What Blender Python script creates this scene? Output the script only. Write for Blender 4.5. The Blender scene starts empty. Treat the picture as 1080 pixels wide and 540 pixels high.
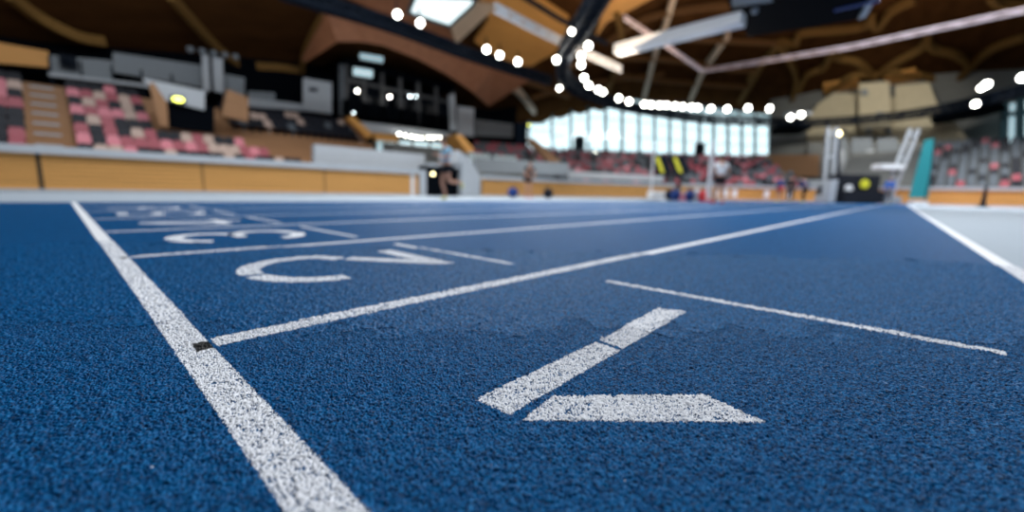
import bpy, math, random
import numpy as np
from mathutils import Vector, Matrix
from mathutils.geometry import tessellate_polygon
random.seed(7)
S = bpy.context.scene
COL = S.collection
# ---------------------------------------------------------------- camera
PITCH, ROLL, YAW, FPX, H = 0.1527, 0.0217, 0.744, 437.87, 0.27335
fwd = Vector((math.cos(YAW)*math.cos(PITCH), math.sin(YAW)*math.cos(PITCH), -math.sin(PITCH)))
rgt0 = Vector((math.sin(YAW), -math.cos(YAW), 0)); up0 = rgt0.cross(fwd)
RGT = rgt0*math.cos(ROLL)+up0*math.sin(ROLL); UP = up0*math.cos(ROLL)-rgt0*math.sin(ROLL)
cd = bpy.data.cameras.new('camera'); cam = bpy.data.objects.new('camera', cd); COL.objects.link(cam)
M4 = Matrix((RGT, UP, -fwd)).transposed().to_4x4(); M4.translation = Vector((0, 0, H)); cam.matrix_world = M4
cd.sensor_width = 36; cd.lens = FPX/1080*36; cd.clip_start = .02; cd.clip_end = 400
cd.dof.use_dof = True; cd.dof.focus_distance = .60; cd.dof.aperture_fstop = 1.48
S.camera = cam
# ---------------------------------------------------------------- world, exposure, light
S.view_settings.view_transform = 'Standard'; S.view_settings.look = 'None'
S.view_settings.gamma = 1; S.view_settings.use_curve_mapping = False; S.view_settings.exposure = 0.0
S.cycles.use_denoising = True; S.cycles.max_bounces = 5; S.cycles.diffuse_bounces = 3
S.cycles.transparent_max_bounces = 8; S.cycles.sample_clamp_indirect = 4
w = bpy.data.worlds.new('daylight'); S.world = w; w.use_nodes = True
w.node_tree.nodes['Background'].inputs[0].default_value = (0.74, 0.93, 1.0, 1)
w.node_tree.nodes['Background'].inputs[1].default_value = 1.7
def area(name, loc, size, power, col=(1, 1, 1), aim=None, sy=None):
    l = bpy.data.lights.new(name, 'AREA'); l.energy = power; l.color = col; l.size = size
    if sy: l.shape = 'RECTANGLE'; l.size_y = sy
    o = bpy.data.objects.new(name, l); COL.objects.link(o); o.location = loc
    d = (Vector(aim)-Vector(loc)) if aim else Vector((0, 0, -1))
    o.rotation_euler = d.to_track_quat('-Z', 'Y').to_euler(); return o
area('hall_light', (6, 0, 12.8), 4, 1350, (.93, .97, 1))
area('hall_light', (9, 8, 10.8), 6, 1450, (.93, .97, 1))  # unseen lamp added to lighten the far lanes
area('hall_light', (32, -2, 13.2), 12, 5000, (.93, .97, 1))
area('hall_light', (0, 14, 10.0), 7, 900, (.93, .97, 1), aim=(4, 24, 0))
for fl in ((12, 17.5, 7.3), (20, 16, 7.3), (28, 15.5, 7.3), (37, 13.5, 7.3), (43, -4, 7.3)): area('flood_beam', fl, .8, 560, (1, .98, .93), aim=(fl[0]-3, fl[1]-5, 0))
sl = bpy.data.lights.new('tower_fill', 'SPOT'); sl.energy = 6500; sl.spot_size = math.radians(52); sl.spot_blend = .6; sl.shadow_soft_size = .5; sl.color = (1, .95, .84)  # unseen spot added to brighten the concrete tower
so_ = bpy.data.objects.new('tower_fill', sl); COL.objects.link(so_); so_.location = (40, 1, 10.4); so_.rotation_euler = (Vector((58, 3.5, 8.5))-Vector((40, 1, 10.4))).to_track_quat('-Z', 'Y').to_euler()
area('roof_fill', (24, 11, 8.2), 8, 650, (1, .75, .5), aim=(25, 14, 20))  # unseen upward lamps added to brighten the roof and the white beam
area('roof_fill', (38, 3, 8.2), 10, 800, (1, .75, .5), aim=(39, 3, 20))
# ---------------------------------------------------------------- placing helpers
def ray(px, py): return fwd + RGT*((px-540)/FPX) + UP*((270-py)/FPX)
EYE = Vector((0, 0, H))
def atz(px, py, z):
    d = ray(px, py); return EYE + d*((z-H)/d.z)
def atd(px, py, dist): return EYE + ray(px, py)*dist       # dist measured along the view direction
def aty(px, py, y):
    d = ray(px, py); return EYE + d*(y/d.y)
def atx(px, py, x):
    d = ray(px, py); return EYE + d*(x/d.x)
def proj(p):
    v = Vector(p)-EYE; z = v.dot(fwd)
    if z <= .1: return None
    return (540+FPX*v.dot(RGT)/z, 270-FPX*v.dot(UP)/z, z)
# ---------------------------------------------------------------- materials
def mat(name, col, rough=.6, metal=0, spec=.22, noise=0, nscale=8, emit=None, estr=0, bump=0, coord='Object', stretch=None):
    m = bpy.data.materials.new(name); m.use_nodes = True; nt = m.node_tree; b = nt.nodes['Principled BSDF']
    b.inputs['Base Color'].default_value = (*col, 1); b.inputs['Roughness'].default_value = rough
    b.inputs['Metallic'].default_value = metal; b.inputs['Specular IOR Level'].default_value = spec
    if emit: b.inputs['Emission Color'].default_value = (*emit, 1); b.inputs['Emission Strength'].default_value = estr
    n = nt.nodes.new('ShaderNodeTexNoise'); n.inputs['Scale'].default_value = nscale; n.inputs['Detail'].default_value = 3
    tc = nt.nodes.new('ShaderNodeTexCoord'); mp = nt.nodes.new('ShaderNodeMapping')
    if stretch: mp.inputs['Scale'].default_value = stretch
    nt.links.new(tc.outputs[coord], mp.inputs[0]); nt.links.new(mp.outputs[0], n.inputs['Vector'])
    if noise and not emit:
        mx = nt.nodes.new('ShaderNodeMix'); mx.data_type = 'RGBA'
        mx.inputs['A'].default_value = (*[c*(1-noise) for c in col], 1); mx.inputs['B'].default_value = (*[min(1, c*(1+noise)) for c in col], 1)
        nt.links.new(n.outputs[0], mx.inputs['Factor']); nt.links.new(mx.outputs['Result'], b.inputs['Base Color'])
    if bump:
        bp = nt.nodes.new('ShaderNodeBump'); bp.inputs['Strength'].default_value = bump
        nt.links.new(n.outputs[0], bp.inputs['Height']); nt.links.new(bp.outputs[0], b.inputs['Normal'])
    return m
def wood(name, col, stretch=(.4, 6, 14), noise=.3, rough=.5, ns=2):
    return mat(name, col, rough, noise=noise, nscale=ns, stretch=stretch)
M = dict(
 black=mat('black_paint', (.002, .003, .005), .8, spec=.02), dark=mat('dark_metal', (.006, .010, .018), .6, spec=.08),
 grey=mat('grey_panel', (.20, .225, .25), .6, noise=.15), lgrey=mat('light_grey_panel', (.40, .43, .47), .6, noise=.1),
 white=mat('white_paint_metal', (.72, .74, .78), .45, noise=.04), conc=mat('concrete', (.17, .175, .17), .8, noise=.2, nscale=3),
 concd=mat('dark_concrete', (.10, .10, .105), .8, noise=.2, nscale=3),
 sand=mat('pale_beige_concrete', (.50, .44, .31), .8, noise=.15, nscale=1.2),
 pine=wood('golden_pine_boards', (.60, .30, .09), (.25, .25, 9), .22), stairw=wood('brown_stair_timber', (.30, .16, .08)),
 orange=wood('orange_plywood', (.62, .30, .08), (.3, .3, 3), .15),  # also gives the roof patches their painted lit tone
 roofw=mat('shaded_roof_boards', (.062, .026, .009), 1, spec=0, noise=.6, nscale=.55, stretch=(1, 2.5, 1)), glulamd=mat('dark_glulam', (.15, .075, .03), .9, spec=.05, noise=.3),  # roofw: shade of the unlit roof put into the board colour
 roofl=wood('lit_roof_boards', (.36, .15, .075), (1, 1, 1), .25, ns=2),  # lit tone of the roof timber put into the colour
 glulam=mat('glulam_timber', (.18, .098, .03), .9, spec=.05, noise=.3), pale_timber=wood('pale_timber', (.62, .46, .32), (1, 1, 1), .15),
 pink=mat('pink_plastic', (.60, .20, .25), .4, noise=.1), rose=mat('red_plastic', (.33, .075, .10), .4, noise=.1),
 blackp=mat('black_plastic', (.008, .010, .018), .5), beige=mat('beige_plastic', (.48, .36, .31), .45, noise=.1),
 whitep=mat('white_plastic', (.62, .74, .78), .4), greyp=mat('grey_plastic', (.10, .12, .145), .5),
 frame=mat('teal_grey_window_frame', (.05, .14, .17), .5), teal=mat('teal_fabric', (.02, .20, .23), .7, noise=.1),
 yellow=mat('yellow_paint', (.62, .60, .04), .5), pinkmat=mat('pink_matting', (.75, .32, .30), .7),
 lens=mat('lamp_lens', (1, 1, 1), .4, emit=(1, .97, .86), estr=20), lensw=mat('warm_lamp_lens', (1, .9, .6), .4, emit=(1, .85, .45), estr=9),
 lensy=mat('yellow_lamp_lens', (1, .95, .2), .4, emit=(.95, 1, .15), estr=5), lensb=mat('cool_lamp_lens', (1, 1, 1), .4, emit=(.8, .95, 1), estr=14),
 skin=mat('skin', (.45, .24, .17), .55), hairm=mat('dark_hair', (.02, .013, .01), .6), eye=mat('eye', (.02, .02, .02), .2),
 ltblue=mat('light_blue_cloth', (.22, .42, .58), .8), whitec=mat('white_cloth', (.86, .88, .92), .8), blackc=mat('black_cloth', (.010, .012, .018), .85),
 navy=mat('navy_cloth', (.02, .05, .2), .85), redc=mat('red_cloth', (.55, .05, .06), .8), bluec=mat('blue_cloth', (.02, .12, .45), .8), shoe=mat('shoe_rubber', (.6, .6, .2), .6),
 shopw=mat('lit_window', (.8, .95, 1), .3, emit=(.55, .80, .88), estr=.55),
 rosy=mat('rosy_white_metal', (.42, .34, .37), .5),
 tape=mat('black_tape', (.012, .013, .015), .6, noise=.4, nscale=400, bump=.6),
)
def glass_mat():
    m = bpy.data.materials.new('window_glass'); m.use_nodes = True; nt = m.node_tree; nt.nodes.clear()
    o = nt.nodes.new('ShaderNodeOutputMaterial'); mx = nt.nodes.new('ShaderNodeMixShader'); mx.inputs[0].default_value = .08
    t = nt.nodes.new('ShaderNodeBsdfTransparent'); t.inputs[0].default_value = (.97, 1, 1, 1); g = nt.nodes.new('ShaderNodeBsdfGlossy'); g.inputs['Roughness'].default_value = .05
    nt.links.new(t.outputs[0], mx.inputs[1]); nt.links.new(g.outputs[0], mx.inputs[2]); nt.links.new(mx.outputs[0], o.inputs[0]); return m
M['glass'] = glass_mat()
def crumb_colour(nt, blue, sc=340):
    """every granule has its own tint: random value per cell"""
    N = nt.nodes; Lk = nt.links; pos = N.new('ShaderNodeNewGeometry'); v = N.new('ShaderNodeTexVoronoi'); v.inputs['Scale'].default_value = sc
    Lk.new(pos.outputs['Position'], v.inputs['Vector']); sp = N.new('ShaderNodeSeparateColor'); Lk.new(v.outputs['Color'], sp.inputs[0])
    r = N.new('ShaderNodeValToRGB'); e = r.color_ramp.elements
    e[0].position = 0; e[0].color = (blue[0]*.2, blue[1]*.22, blue[2]*.25, 1); e[1].position = 1; e[1].color = (blue[0]*1.5, blue[1]*2.1, blue[2]*1.75, 1)
    m = e.new(.45); m.color = (*blue, 1); Lk.new(sp.outputs[0], r.inputs[0]); return r.outputs[0]
def crumbs(name):
    m = bpy.data.materials.new(name); m.use_nodes = True; b = m.node_tree.nodes['Principled BSDF']; b.inputs['Roughness'].default_value = .5; b.inputs['Specular IOR Level'].default_value = .12; b.inputs['Specular Tint'].default_value = (.25, .65, 1, 1)
    m.node_tree.links.new(crumb_colour(m.node_tree, BLUE), b.inputs['Base Color']); return m
def rubber(name, blue, white=None):
    """granulated polyurethane: rounded crumbs in relief; painted versions leave the pits between crumbs unpainted"""
    m = bpy.data.materials.new(name); m.use_nodes = True; nt = m.node_tree; N = nt.nodes; Lk = nt.links
    b = N['Principled BSDF']; b.inputs['Roughness'].default_value = .6; b.inputs['Specular IOR Level'].default_value = .03; b.inputs['Specular Tint'].default_value = (.3, .7, 1, 1)
    tc = N.new('ShaderNodeTexCoord'); pos = N.new('ShaderNodeNewGeometry')
    nz = N.new('ShaderNodeTexNoise'); nz.inputs['Scale'].default_value = 240; nz.inputs['Detail'].default_value = 2.5; nz.inputs['Roughness'].default_value = .6
    vo = N.new('ShaderNodeTexVoronoi'); vo.feature = 'SMOOTH_F1'; vo.inputs['Scale'].default_value = 330; vo.inputs['Smoothness'].default_value = .3
    for n in (nz, vo): Lk.new(pos.outputs['Position'], n.inputs['Vector'])
    sub = N.new('ShaderNodeMath'); sub.operation = 'MULTIPLY_ADD'; sub.inputs[1].default_value = -.55; Lk.new(vo.outputs['Distance'], sub.inputs[0]); Lk.new(nz.outputs[0], sub.inputs[2])
    bp = N.new('ShaderNodeBump'); bp.inputs['Strength'].default_value = 1.0; bp.inputs['Distance'].default_value = .0016 if not white else .0005
    Lk.new(sub.outputs[0], bp.inputs['Height']); Lk.new(bp.outputs[0], b.inputs['Normal'])
    big = N.new('ShaderNodeTexNoise'); big.inputs['Scale'].default_value = 1.3; Lk.new(pos.outputs['Position'], big.inputs['Vector'])
    mx = N.new('ShaderNodeMix'); mx.data_type = 'RGBA'; mx.inputs['A'].default_value = (*[c*.86 for c in blue], 1); Lk.new(crumb_colour(nt, blue), mx.inputs['B']); mx.inputs['Factor'].default_value = .85
    if white:
        rp = N.new('ShaderNodeMapRange'); rp.inputs['From Min'].default_value = -.3; rp.inputs['From Max'].default_value = -.1; Lk.new(sub.outputs[0], rp.inputs['Value'])
        m2 = N.new('ShaderNodeMix'); m2.data_type = 'RGBA'; m2.inputs['B'].default_value = (*white, 1); Lk.new(mx.outputs['Result'], m2.inputs['A'])
        Lk.new(rp.outputs[0], m2.inputs['Factor']); Lk.new(m2.outputs['Result'], b.inputs['Base Color'])
    else: Lk.new(mx.outputs['Result'], b.inputs['Base Color'])
    return m
BLUE = (.0035, .060, .190)
M['track'] = rubber('blue_track_rubber', BLUE); M['paint'] = rubber('white_line_paint', BLUE, (.80, .82, .87))
M['crumb'] = crumbs('blue_rubber_crumbs')
M['crumb_paint'] = mat('white_paint_on_crumbs', (.72, .74, .80), .6, spec=.1, noise=.06, nscale=300)
M['floor'] = mat('pale_grey_sports_floor', (.33, .385, .45), .7, spec=.06, noise=.05, nscale=2)
M['seam'] = mat('dark_joint', (.05, .035, .02), .7)
# ---------------------------------------------------------------- mesh helpers
class MB:
    def __init__(s): s.v = []; s.f = []
    def add(s, vs, fs):
        n = len(s.v); s.v += [tuple(v) for v in vs]; s.f += [tuple(i+n for i in f) for f in fs]; return s
    def box(s, c, d, rz=0, axes=None):
        c = Vector(c); X = Vector((math.cos(rz), math.sin(rz), 0)); Y = Vector((-math.sin(rz), math.cos(rz), 0)); Zv = Vector((0, 0, 1))
        if axes: X, Y, Zv = axes
        vs = [c + X*(sx*d[0]/2) + Y*(sy*d[1]/2) + Zv*(sz*d[2]/2) for sx in (-1, 1) for sy in (-1, 1) for sz in (-1, 1)]
        return s.add(vs, [(0, 1, 3, 2), (4, 6, 7, 5), (0, 4, 5, 1), (2, 3, 7, 6), (0, 2, 6, 4), (1, 5, 7, 3)])
    def beam(s, a, b, wd, ht, upv=(0, 0, 1)):
        a = Vector(a); b = Vector(b); X = (b-a); L = X.length; X.normalize(); Y = Vector(upv).cross(X).normalized(); Zv = X.cross(Y)
        return s.box((a+b)/2, (L, wd, ht), axes=(X, Y, Zv))
    def sweep(s, pts, wd, ht):
        """rectangular section swept along a polyline"""
        pts = [Vector(p) for p in pts]; n = len(pts); vs = []
        for i, p in enumerate(pts):
            t = (pts[min(i+1, n-1)]-pts[max(i-1, 0)]).normalized(); Y = Vector((0, 0, 1)).cross(t).normalized(); Zv = t.cross(Y)
            vs += [p+Y*wd/2+Zv*ht/2, p-Y*wd/2+Zv*ht/2, p-Y*wd/2-Zv*ht/2, p+Y*wd/2-Zv*ht/2]
        fs = [(0, 1, 2, 3), tuple(4*(n-1)+k for k in (3, 2, 1, 0))]
        for i in range(n-1):
            for k in range(4): fs.append((4*i+k, 4*i+4+k, 4*i+4+(k+1) % 4, 4*i+(k+1) % 4))
        return s.add(vs, fs)
    def tube(s, pts, r, n=8):
        pts = [Vector(p) for p in pts]; m = len(pts); vs = []
        rr = r if isinstance(r, (list, tuple)) else [r]*m
        for i, p in enumerate(pts):
            t = (pts[min(i+1, m-1)]-pts[max(i-1, 0)]).normalized()
            Y = t.orthogonal().normalized() if abs(t.z) > .95 else Vector((0, 0, 1)).cross(t).normalized(); Zv = t.cross(Y)
            for k in range(n):
                a = 2*math.pi*k/n; vs.append(p+(Y*math.cos(a)+Zv*math.sin(a))*rr[i])
        fs = [tuple(range(n)), tuple(n*(m-1)+k for k in range(n-1, -1, -1))]
        for i in range(m-1):
            for k in range(n): fs.append((n*i+k, n*i+(k+1) % n, n*i+n+(k+1) % n, n*i+n+k))
        return s.add(vs, fs)
    def prism(s, poly, off):
        """planar polygon (3D points) extruded by off"""
        poly = [Vector(p) for p in poly]; off = Vector(off); n = len(poly)
        tri = tessellate_polygon([poly]); vs = poly+[p+off for p in poly]
        fs = [t for t in tri]+[tuple(i+n for i in reversed(t)) for t in tri]+[(i, (i+1) % n, n+(i+1) % n, n+i) for i in range(n)]
        return s.add(vs, fs)
    def ball(s, c, r, nu=12, nv=8, sc=(1, 1, 1)):
        c = Vector(c); vs = [c+Vector((0, 0, r*sc[2]))]
        for j in range(1, nv):
            a = math.pi*j/nv
            for k in range(nu):
                b = 2*math.pi*k/nu; vs.append(c+Vector((r*sc[0]*math.sin(a)*math.cos(b), r*sc[1]*math.sin(a)*math.sin(b), r*sc[2]*math.cos(a))))
        vs.append(c-Vector((0, 0, r*sc[2]))); fs = [(0, 1+k, 1+(k+1) % nu) for k in range(nu)]
        for j in range(nv-2):
            for k in range(nu): fs.append((1+j*nu+k, 1+(j+1)*nu+k, 1+(j+1)*nu+(k+1) % nu, 1+j*nu+(k+1) % nu))
        e = len(vs)-1; o = 1+(nv-2)*nu; fs += [(e, o+(k+1) % nu, o+k) for k in range(nu)]
        return s.add(vs, fs)
    def mesh(s, name, m, smooth=False):
        me = bpy.data.meshes.new(name); me.from_pydata(s.v, [], s.f); me.materials.append(M[m] if isinstance(m, str) else m)
        import bmesh
        bm = bmesh.new(); bm.from_mesh(me); bmesh.ops.recalc_face_normals(bm, faces=bm.faces); bm.to_mesh(me); bm.free()
        if smooth: me.shade_smooth()
        return me
def obj(name, mb, m, parent=None, smooth=False, origin=None):
    """link one mesh object; a top-level one gets its origin at its own base"""
    if parent is None and mb.v:
        a = np.array(mb.v); c = origin or ((a[:, 0].min()+a[:, 0].max())/2, (a[:, 1].min()+a[:, 1].max())/2, a[:, 2].min())
        mb.v = [(x-c[0], y-c[1], z-c[2]) for x, y, z in mb.v]
    elif parent is not None:
        c = (0, 0, 0); L = wloc(parent); mb.v = [(x-L[0], y-L[1], z-L[2]) for x, y, z in mb.v]
    o = bpy.data.objects.new(name, mb.mesh(name, m, smooth)); COL.objects.link(o)
    if parent is not None: o.parent = parent
    else: o.location = c
    return o
def wloc(o):
    L = Vector((0, 0, 0))
    while o is not None: L += Vector(o.location); o = o.parent
    return L
def tag(o, label=None, cat=None, group=None, kind=None):
    if label: o['label'] = label
    if cat: o['category'] = cat
    if group: o['group'] = group
    if kind: o['kind'] = kind
    return o
def empty(name, loc, label, cat, group=None, kind=None):
    o = bpy.data.objects.new(name, None); COL.objects.link(o); o.location = loc; o.empty_display_size = .2
    return tag(o, label, cat, group, kind)
def struct(name, mb, m, label, cat='setting', parent=None):
    return tag(obj(name, mb, m, parent), label, cat, kind='structure')
ORD = ['first', 'second', 'third', 'fourth', 'fifth', 'sixth', 'seventh', 'eighth', 'ninth', 'tenth', 'eleventh', 'twelfth', 'thirteenth', 'fourteenth', 'fifteenth', 'sixteenth', 'seventeenth', 'eighteenth', 'nineteenth', 'twentieth', 'twenty-first', 'twenty-second', 'twenty-third', 'twenty-fourth', 'twenty-fifth']
# ================================================================ GROUND
LANE = 1.22; Y0 = -.3747
def lane_y(k): return Y0+LANE*k
struct('floor', MB().box((31, 3, -.06), (94, 74, .1)), 'floor', 'pale grey hall floor around the blue track', 'floor')
tr = MB().box((14, (Y0-.02+8.52)/2, -.0125), (52, 8.54-Y0, .025))
TRACK = tag(obj('running_track', tr, 'track', origin=(0, 4, 0)), 'blue granulated rubber running track with white painted lanes', 'running track', kind='structure')
TH = .0004
# ---- near the lens every rubber crumb is real relief: one height field shared by the rubber and the paint lying on it
rng = np.random.default_rng(5); CELL = .001; GX0, GY0 = -.45, -.46; GNX, GNY = 3200, 3240
def blurred(sig):
    n = rng.standard_normal((GNX, GNY)); fx = np.fft.fftfreq(GNX)[:, None]; fy = np.fft.rfftfreq(GNY)[None, :]
    g = np.fft.irfft2(np.fft.rfft2(n)*np.exp(-2*(math.pi*sig/CELL)**2*(fx*fx+fy*fy)), s=(GNX, GNY)); return g/g.std()
N1 = blurred(.00095); N2 = blurred(.0028)
HF = .0006+.0036*np.clip(np.abs(N1+.3*N2)*.8, 0, 1)**.8+.0004*N2
HF = np.clip(HF, .0006, None).astype(np.float32)
gx = GX0+CELL*np.arange(GNX); gy = GY0+CELL*np.arange(GNY)
GXX, GYY = np.meshgrid(gx, gy, indexing='ij')
DEP = GXX*math.cos(YAW)+GYY*math.sin(YAW)+.05*blurred(.02).clip(-1.5, 1.5); LAT = np.abs(GXX*math.sin(YAW)-GYY*math.cos(YAW))
def grid_mesh(name, mask, step, m, lift=0.0):
    """mesh of the lattice cells where mask is true (mask per coarse cell)"""
    X = GXX[::step, ::step]; Y = GYY[::step, ::step]; Hh = HF[::step, ::step]*(1 if step == 1 else 1.35)
    nx, ny = X.shape; I, J = np.nonzero(mask[:nx-1, :ny-1]); q = np.stack([I*ny+J, (I+1)*ny+J, (I+1)*ny+J+1, I*ny+J+1], 1)
    used, inv = np.unique(q, return_inverse=True); inv = inv.reshape(-1)
    co = np.stack([X.ravel()[used], Y.ravel()[used], Hh.ravel()[used]+lift], 1)
    me = bpy.data.meshes.new(name); me.vertices.add(len(co)); me.vertices.foreach_set('co', co.astype(np.float32).ravel())
    nf = len(q); me.loops.add(nf*4); me.loops.foreach_set('vertex_index', inv.astype(np.int32)); me.polygons.add(nf)
    me.polygons.foreach_set('loop_start', np.arange(0, nf*4, 4, dtype=np.int32)); me.polygons.foreach_set('loop_total', np.full(nf, 4, dtype=np.int32))
    me.update(calc_edges=True); me.materials.append(M[m]); me.shade_smooth(); return me
SPL, FAR = .80, 1.9
def zone(step):
    D = DEP[::step, ::step]; Lt = LAT[::step, ::step]; ok = (Lt < 1.30*D+.12)
    return ok & (D > .22) & (D < SPL) if step == 1 else ok & (D >= SPL-.004) & (D < FAR)
for st_, nm in ((1, 'fine'), (2, 'coarse')):
    z_ = zone(st_) & (GYY[::st_, ::st_] > Y0-.01)
    o_ = bpy.data.objects.new('track_surface', grid_mesh('track_surface', z_, st_, 'crumb')); COL.objects.link(o_); o_.parent = TRACK; o_.location = -Vector(TRACK.location)
def inpoly(X, Y, P):
    ins = np.zeros(X.shape, bool); n = len(P)
    for i in range(n):
        x1, y1 = P[i]; x2, y2 = P[(i+1) % n]
        c = ((y1 > Y) != (y2 > Y)); ins ^= c & (X < (x2-x1)*(Y-y1)/(y2-y1+1e-12)+x1)
    return ins
JX = rng.standard_normal((GNX, GNY)).astype(np.float32)*.0007; JY = rng.standard_normal((GNX, GNY)).astype(np.float32)*.0007
def near_paint(poly, m, parent, thr=.00125, lift=.0003):
    """paint film on the crumb tops inside poly; the deep pits stay bare"""
    P = np.array(poly); lo = P.min(0)-.01; hi = P.max(0)+.01; out = []
    for step in (1, 2):
        z_ = zone(step); X = GXX[::step, ::step]; Y = GYY[::step, ::step]
        i0, i1 = [int(np.clip((v-GX0)/CELL/step, 0, X.shape[0]-1)) for v in (lo[0], hi[0])]; j0, j1 = [int(np.clip((v-GY0)/CELL/step, 0, X.shape[1]-1)) for v in (lo[1], hi[1])]
        if i1 <= i0 or j1 <= j0: continue
        mk = np.zeros(X.shape, bool); sl = (slice(i0, i1), slice(j0, j1)); h = HF[::step, ::step][sl]
        mk[sl] = z_[sl] & inpoly(X[sl]+JX[::step, ::step][sl], Y[sl]+JY[::step, ::step][sl], poly) & (h > thr)
        if mk.sum() < 20: continue
        me = grid_mesh('paint_film', mk, step, m, lift); o = bpy.data.objects.new('paint_film', me); COL.objects.link(o); o.parent = parent; o.location = -wloc(parent); out.append(o)
    return out
def stripe(a, b, wd):
    """flat painted stripe with a real thickness"""
    a = Vector((*a, 0)); b = Vector((*b, 0)); t = (b-a).normalized(); n = Vector((-t.y, t.x, 0))*wd/2
    return MB().prism([a+n-Vector((0, 0, .0003)), b+n-Vector((0, 0, .0003)), b-n-Vector((0, 0, .0003)), a-n-Vector((0, 0, .0003))], (0, 0, TH+.0003))
def stripe_obj(name, a, b, wd, m='paint', nm='crumb_paint'):
    o = obj(name, stripe(a, b, wd), m); ax_, ay_ = a; bx_, by_ = b
    if abs(ax_-bx_) < .02: poly = [(ax_-wd/2, ay_), (ax_+wd/2, ay_), (bx_+wd/2, by_), (bx_-wd/2, by_)]
    else: poly = [(ax_, ay_-wd/2), (bx_, by_-wd/2), (bx_, by_+wd/2), (ax_, ay_+wd/2)]
    near_paint(poly, nm, o); return o
def jagpoly(poly, j=.0015, seg=.004):
    out = []
    for i, p in enumerate(poly):
        p = Vector(p); q = Vector(poly[(i+1) % len(poly)]); n = max(1, int((q-p).length/seg))
        for k in range(n):
            r = p.lerp(q, k/n); out.append((r[0]+random.uniform(-j, j), r[1]+random.uniform(-j, j)))
    return out
tag(stripe_obj('start_line', (.1275, Y0), (.1275, 8.45), .049), 'broad white start line running across all the lanes', 'line')
ln = ['white lane line along the grey floor edge', 'white lane line between the numbers 1 and 2, starting at the black tape', 'white lane line between the numbers 2 and 3',
      'white lane line between the numbers 3 and 4', 'white lane line between the numbers 4 and 5', 'white lane line between the numbers 5 and 6', 'white lane line beyond the number 6']
for k in range(7):
    y = lane_y(k)+(.004 if k else 0)
    tag(stripe_obj('lane_line', (.158 if k else -4, y), (36, y), .05 if k else .056), ln[k], 'line', 'lane lines')
for k in range(6):
    y = lane_y(k); pl = 'beside the number %d' % (k+1)
    tag(stripe_obj('stagger_line', (1.139, y+.2), (1.139, y+1.015), .028), 'thin white cross mark in lane %d, %s' % (k+1, pl), 'line', 'thin cross marks in the lanes')
for k in (1, 2):
    y = lane_y(k); P_ = [(.128, y-.03), (.152, y-.026), (.152, y+.016), (.130, y+.018)] if k == 1 else [(.128, y-.02), (.15, y-.02), (.15, y+.01), (.128, y+.01)]
    t_ = obj('tape_mark', MB().prism([(a_, b_, TH+.0001) for a_, b_ in P_], (0, 0, .0004)), 'tape'); near_paint(P_, 'tape', t_, thr=0, lift=.0007)
    tag(t_, 'small square of black tape on the start line at the %s lane line' % ('1-2' if k == 1 else '2-3'), 'tape')
# ---- lane numbers (stencilled, read from the running side: top of a digit towards the start line)
def stroke(pts, wd=.074):
    """flat ribbon outline around a polyline in digit space"""
    pts = [Vector(p) for p in pts]; L = []; R = []
    for i, p in enumerate(pts):
        t1 = (p-pts[i-1]).normalized() if i else (pts[1]-p).normalized(); t2 = (pts[i+1]-p).normalized() if i < len(pts)-1 else t1
        t = (t1+t2).normalized(); n = Vector((-t.y, t.x)); k = wd/2/max(.5, n.dot(Vector((-t1.y, t1.x))))
        L.append(p+n*k); R.append(p-n*k)
    return L+R[::-1]
def arc(cx, cy, rx, ry, a0, a1, n=12): return [(cx+rx*math.cos(math.radians(a0+(a1-a0)*i/n)), cy+ry*math.sin(math.radians(a0+(a1-a0)*i/n))) for i in range(n+1)]
# digit space: u to the digit's right (away from camera), v up; v = 0 is the base at X = .985, v = .64 the top
DIG = {
 2: [stroke(arc(.245, .40, .225, .205, 178, 100), .066), stroke(arc(.245, .40, .225, .205, 92, -22)+[(.36, .27)], .066), stroke([(.345, .245), (.06, .04)], .07), [(0, 0), (.45, 0), (.45, .068), (.035, .068)]],
 3: [stroke(arc(.235, .46, .20, .15, 170, 100)), stroke(arc(.235, .46, .20, .15, 90, -70)), stroke([(.17, .325), (.29, .325)], .055), stroke(arc(.235, .185, .22, .155, 75, -80)), stroke(arc(.235, .185, .22, .155, -90, -175))],
 4: [stroke([(.37, 0), (.37, .13)]), stroke([(.37, .20), (.37, .62)]), stroke([(.34, .60), (.04, .20)]), stroke([(.01, .165), (.50, .165)], .062)],
 5: [stroke([(.42, .61), (.10, .61)]), stroke([(.09, .58), (.07, .36)]), stroke(arc(.22, .205, .21, .175, 130, -40)), stroke(arc(.22, .205, .21, .175, -50, -165))],
 6: [stroke([(.34, .62), (.10, .33)]), stroke(arc(.235, .195, .19, .165, 140, 350)), stroke(arc(.235, .195, .19, .165, 0, 130))],
}
def digit(k, n, desc):
    root = empty('lane_number', (.65, lane_y(k)+.6, 0), desc, 'painted number', 'lane numbers')
    if n == 1:
        polys = [[(.345, .378), (.350, .320), (.640, .327), (.646, .380)], [(.660, .381), (.652, .328), (.972, .336), (.958, .396)], [(.350, .301), (.426, .311), (.578, .165), (.556, .088)]]
    else:
        u0 = {2: .355, 3: .38, 4: .27, 5: .40, 6: .40}[n]
        polys = [[(.985-v, lane_y(k)+u0+u) for u, v in p] for p in DIG[n]]
    for p in polys:
        so = obj('stencil_stroke', MB().prism([(x, y, -.0003) for x, y in p], (0, 0, TH+.0003)), 'paint', root)
        if k < 2: near_paint(p, 'crumb_paint', so)
for k in range(6):
    digit(k, k+1, ['large white stencilled number 1 in the nearest lane', 'white stencilled number 2 in the lane beyond the number 1', 'white stencilled number 3, out of focus past the 2',
                   'white stencilled number 4, blurred beyond the 3', 'small blurred white number 5 beyond the 4', 'small blurred white number 6, farthest of the lane numbers'][k])
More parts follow.
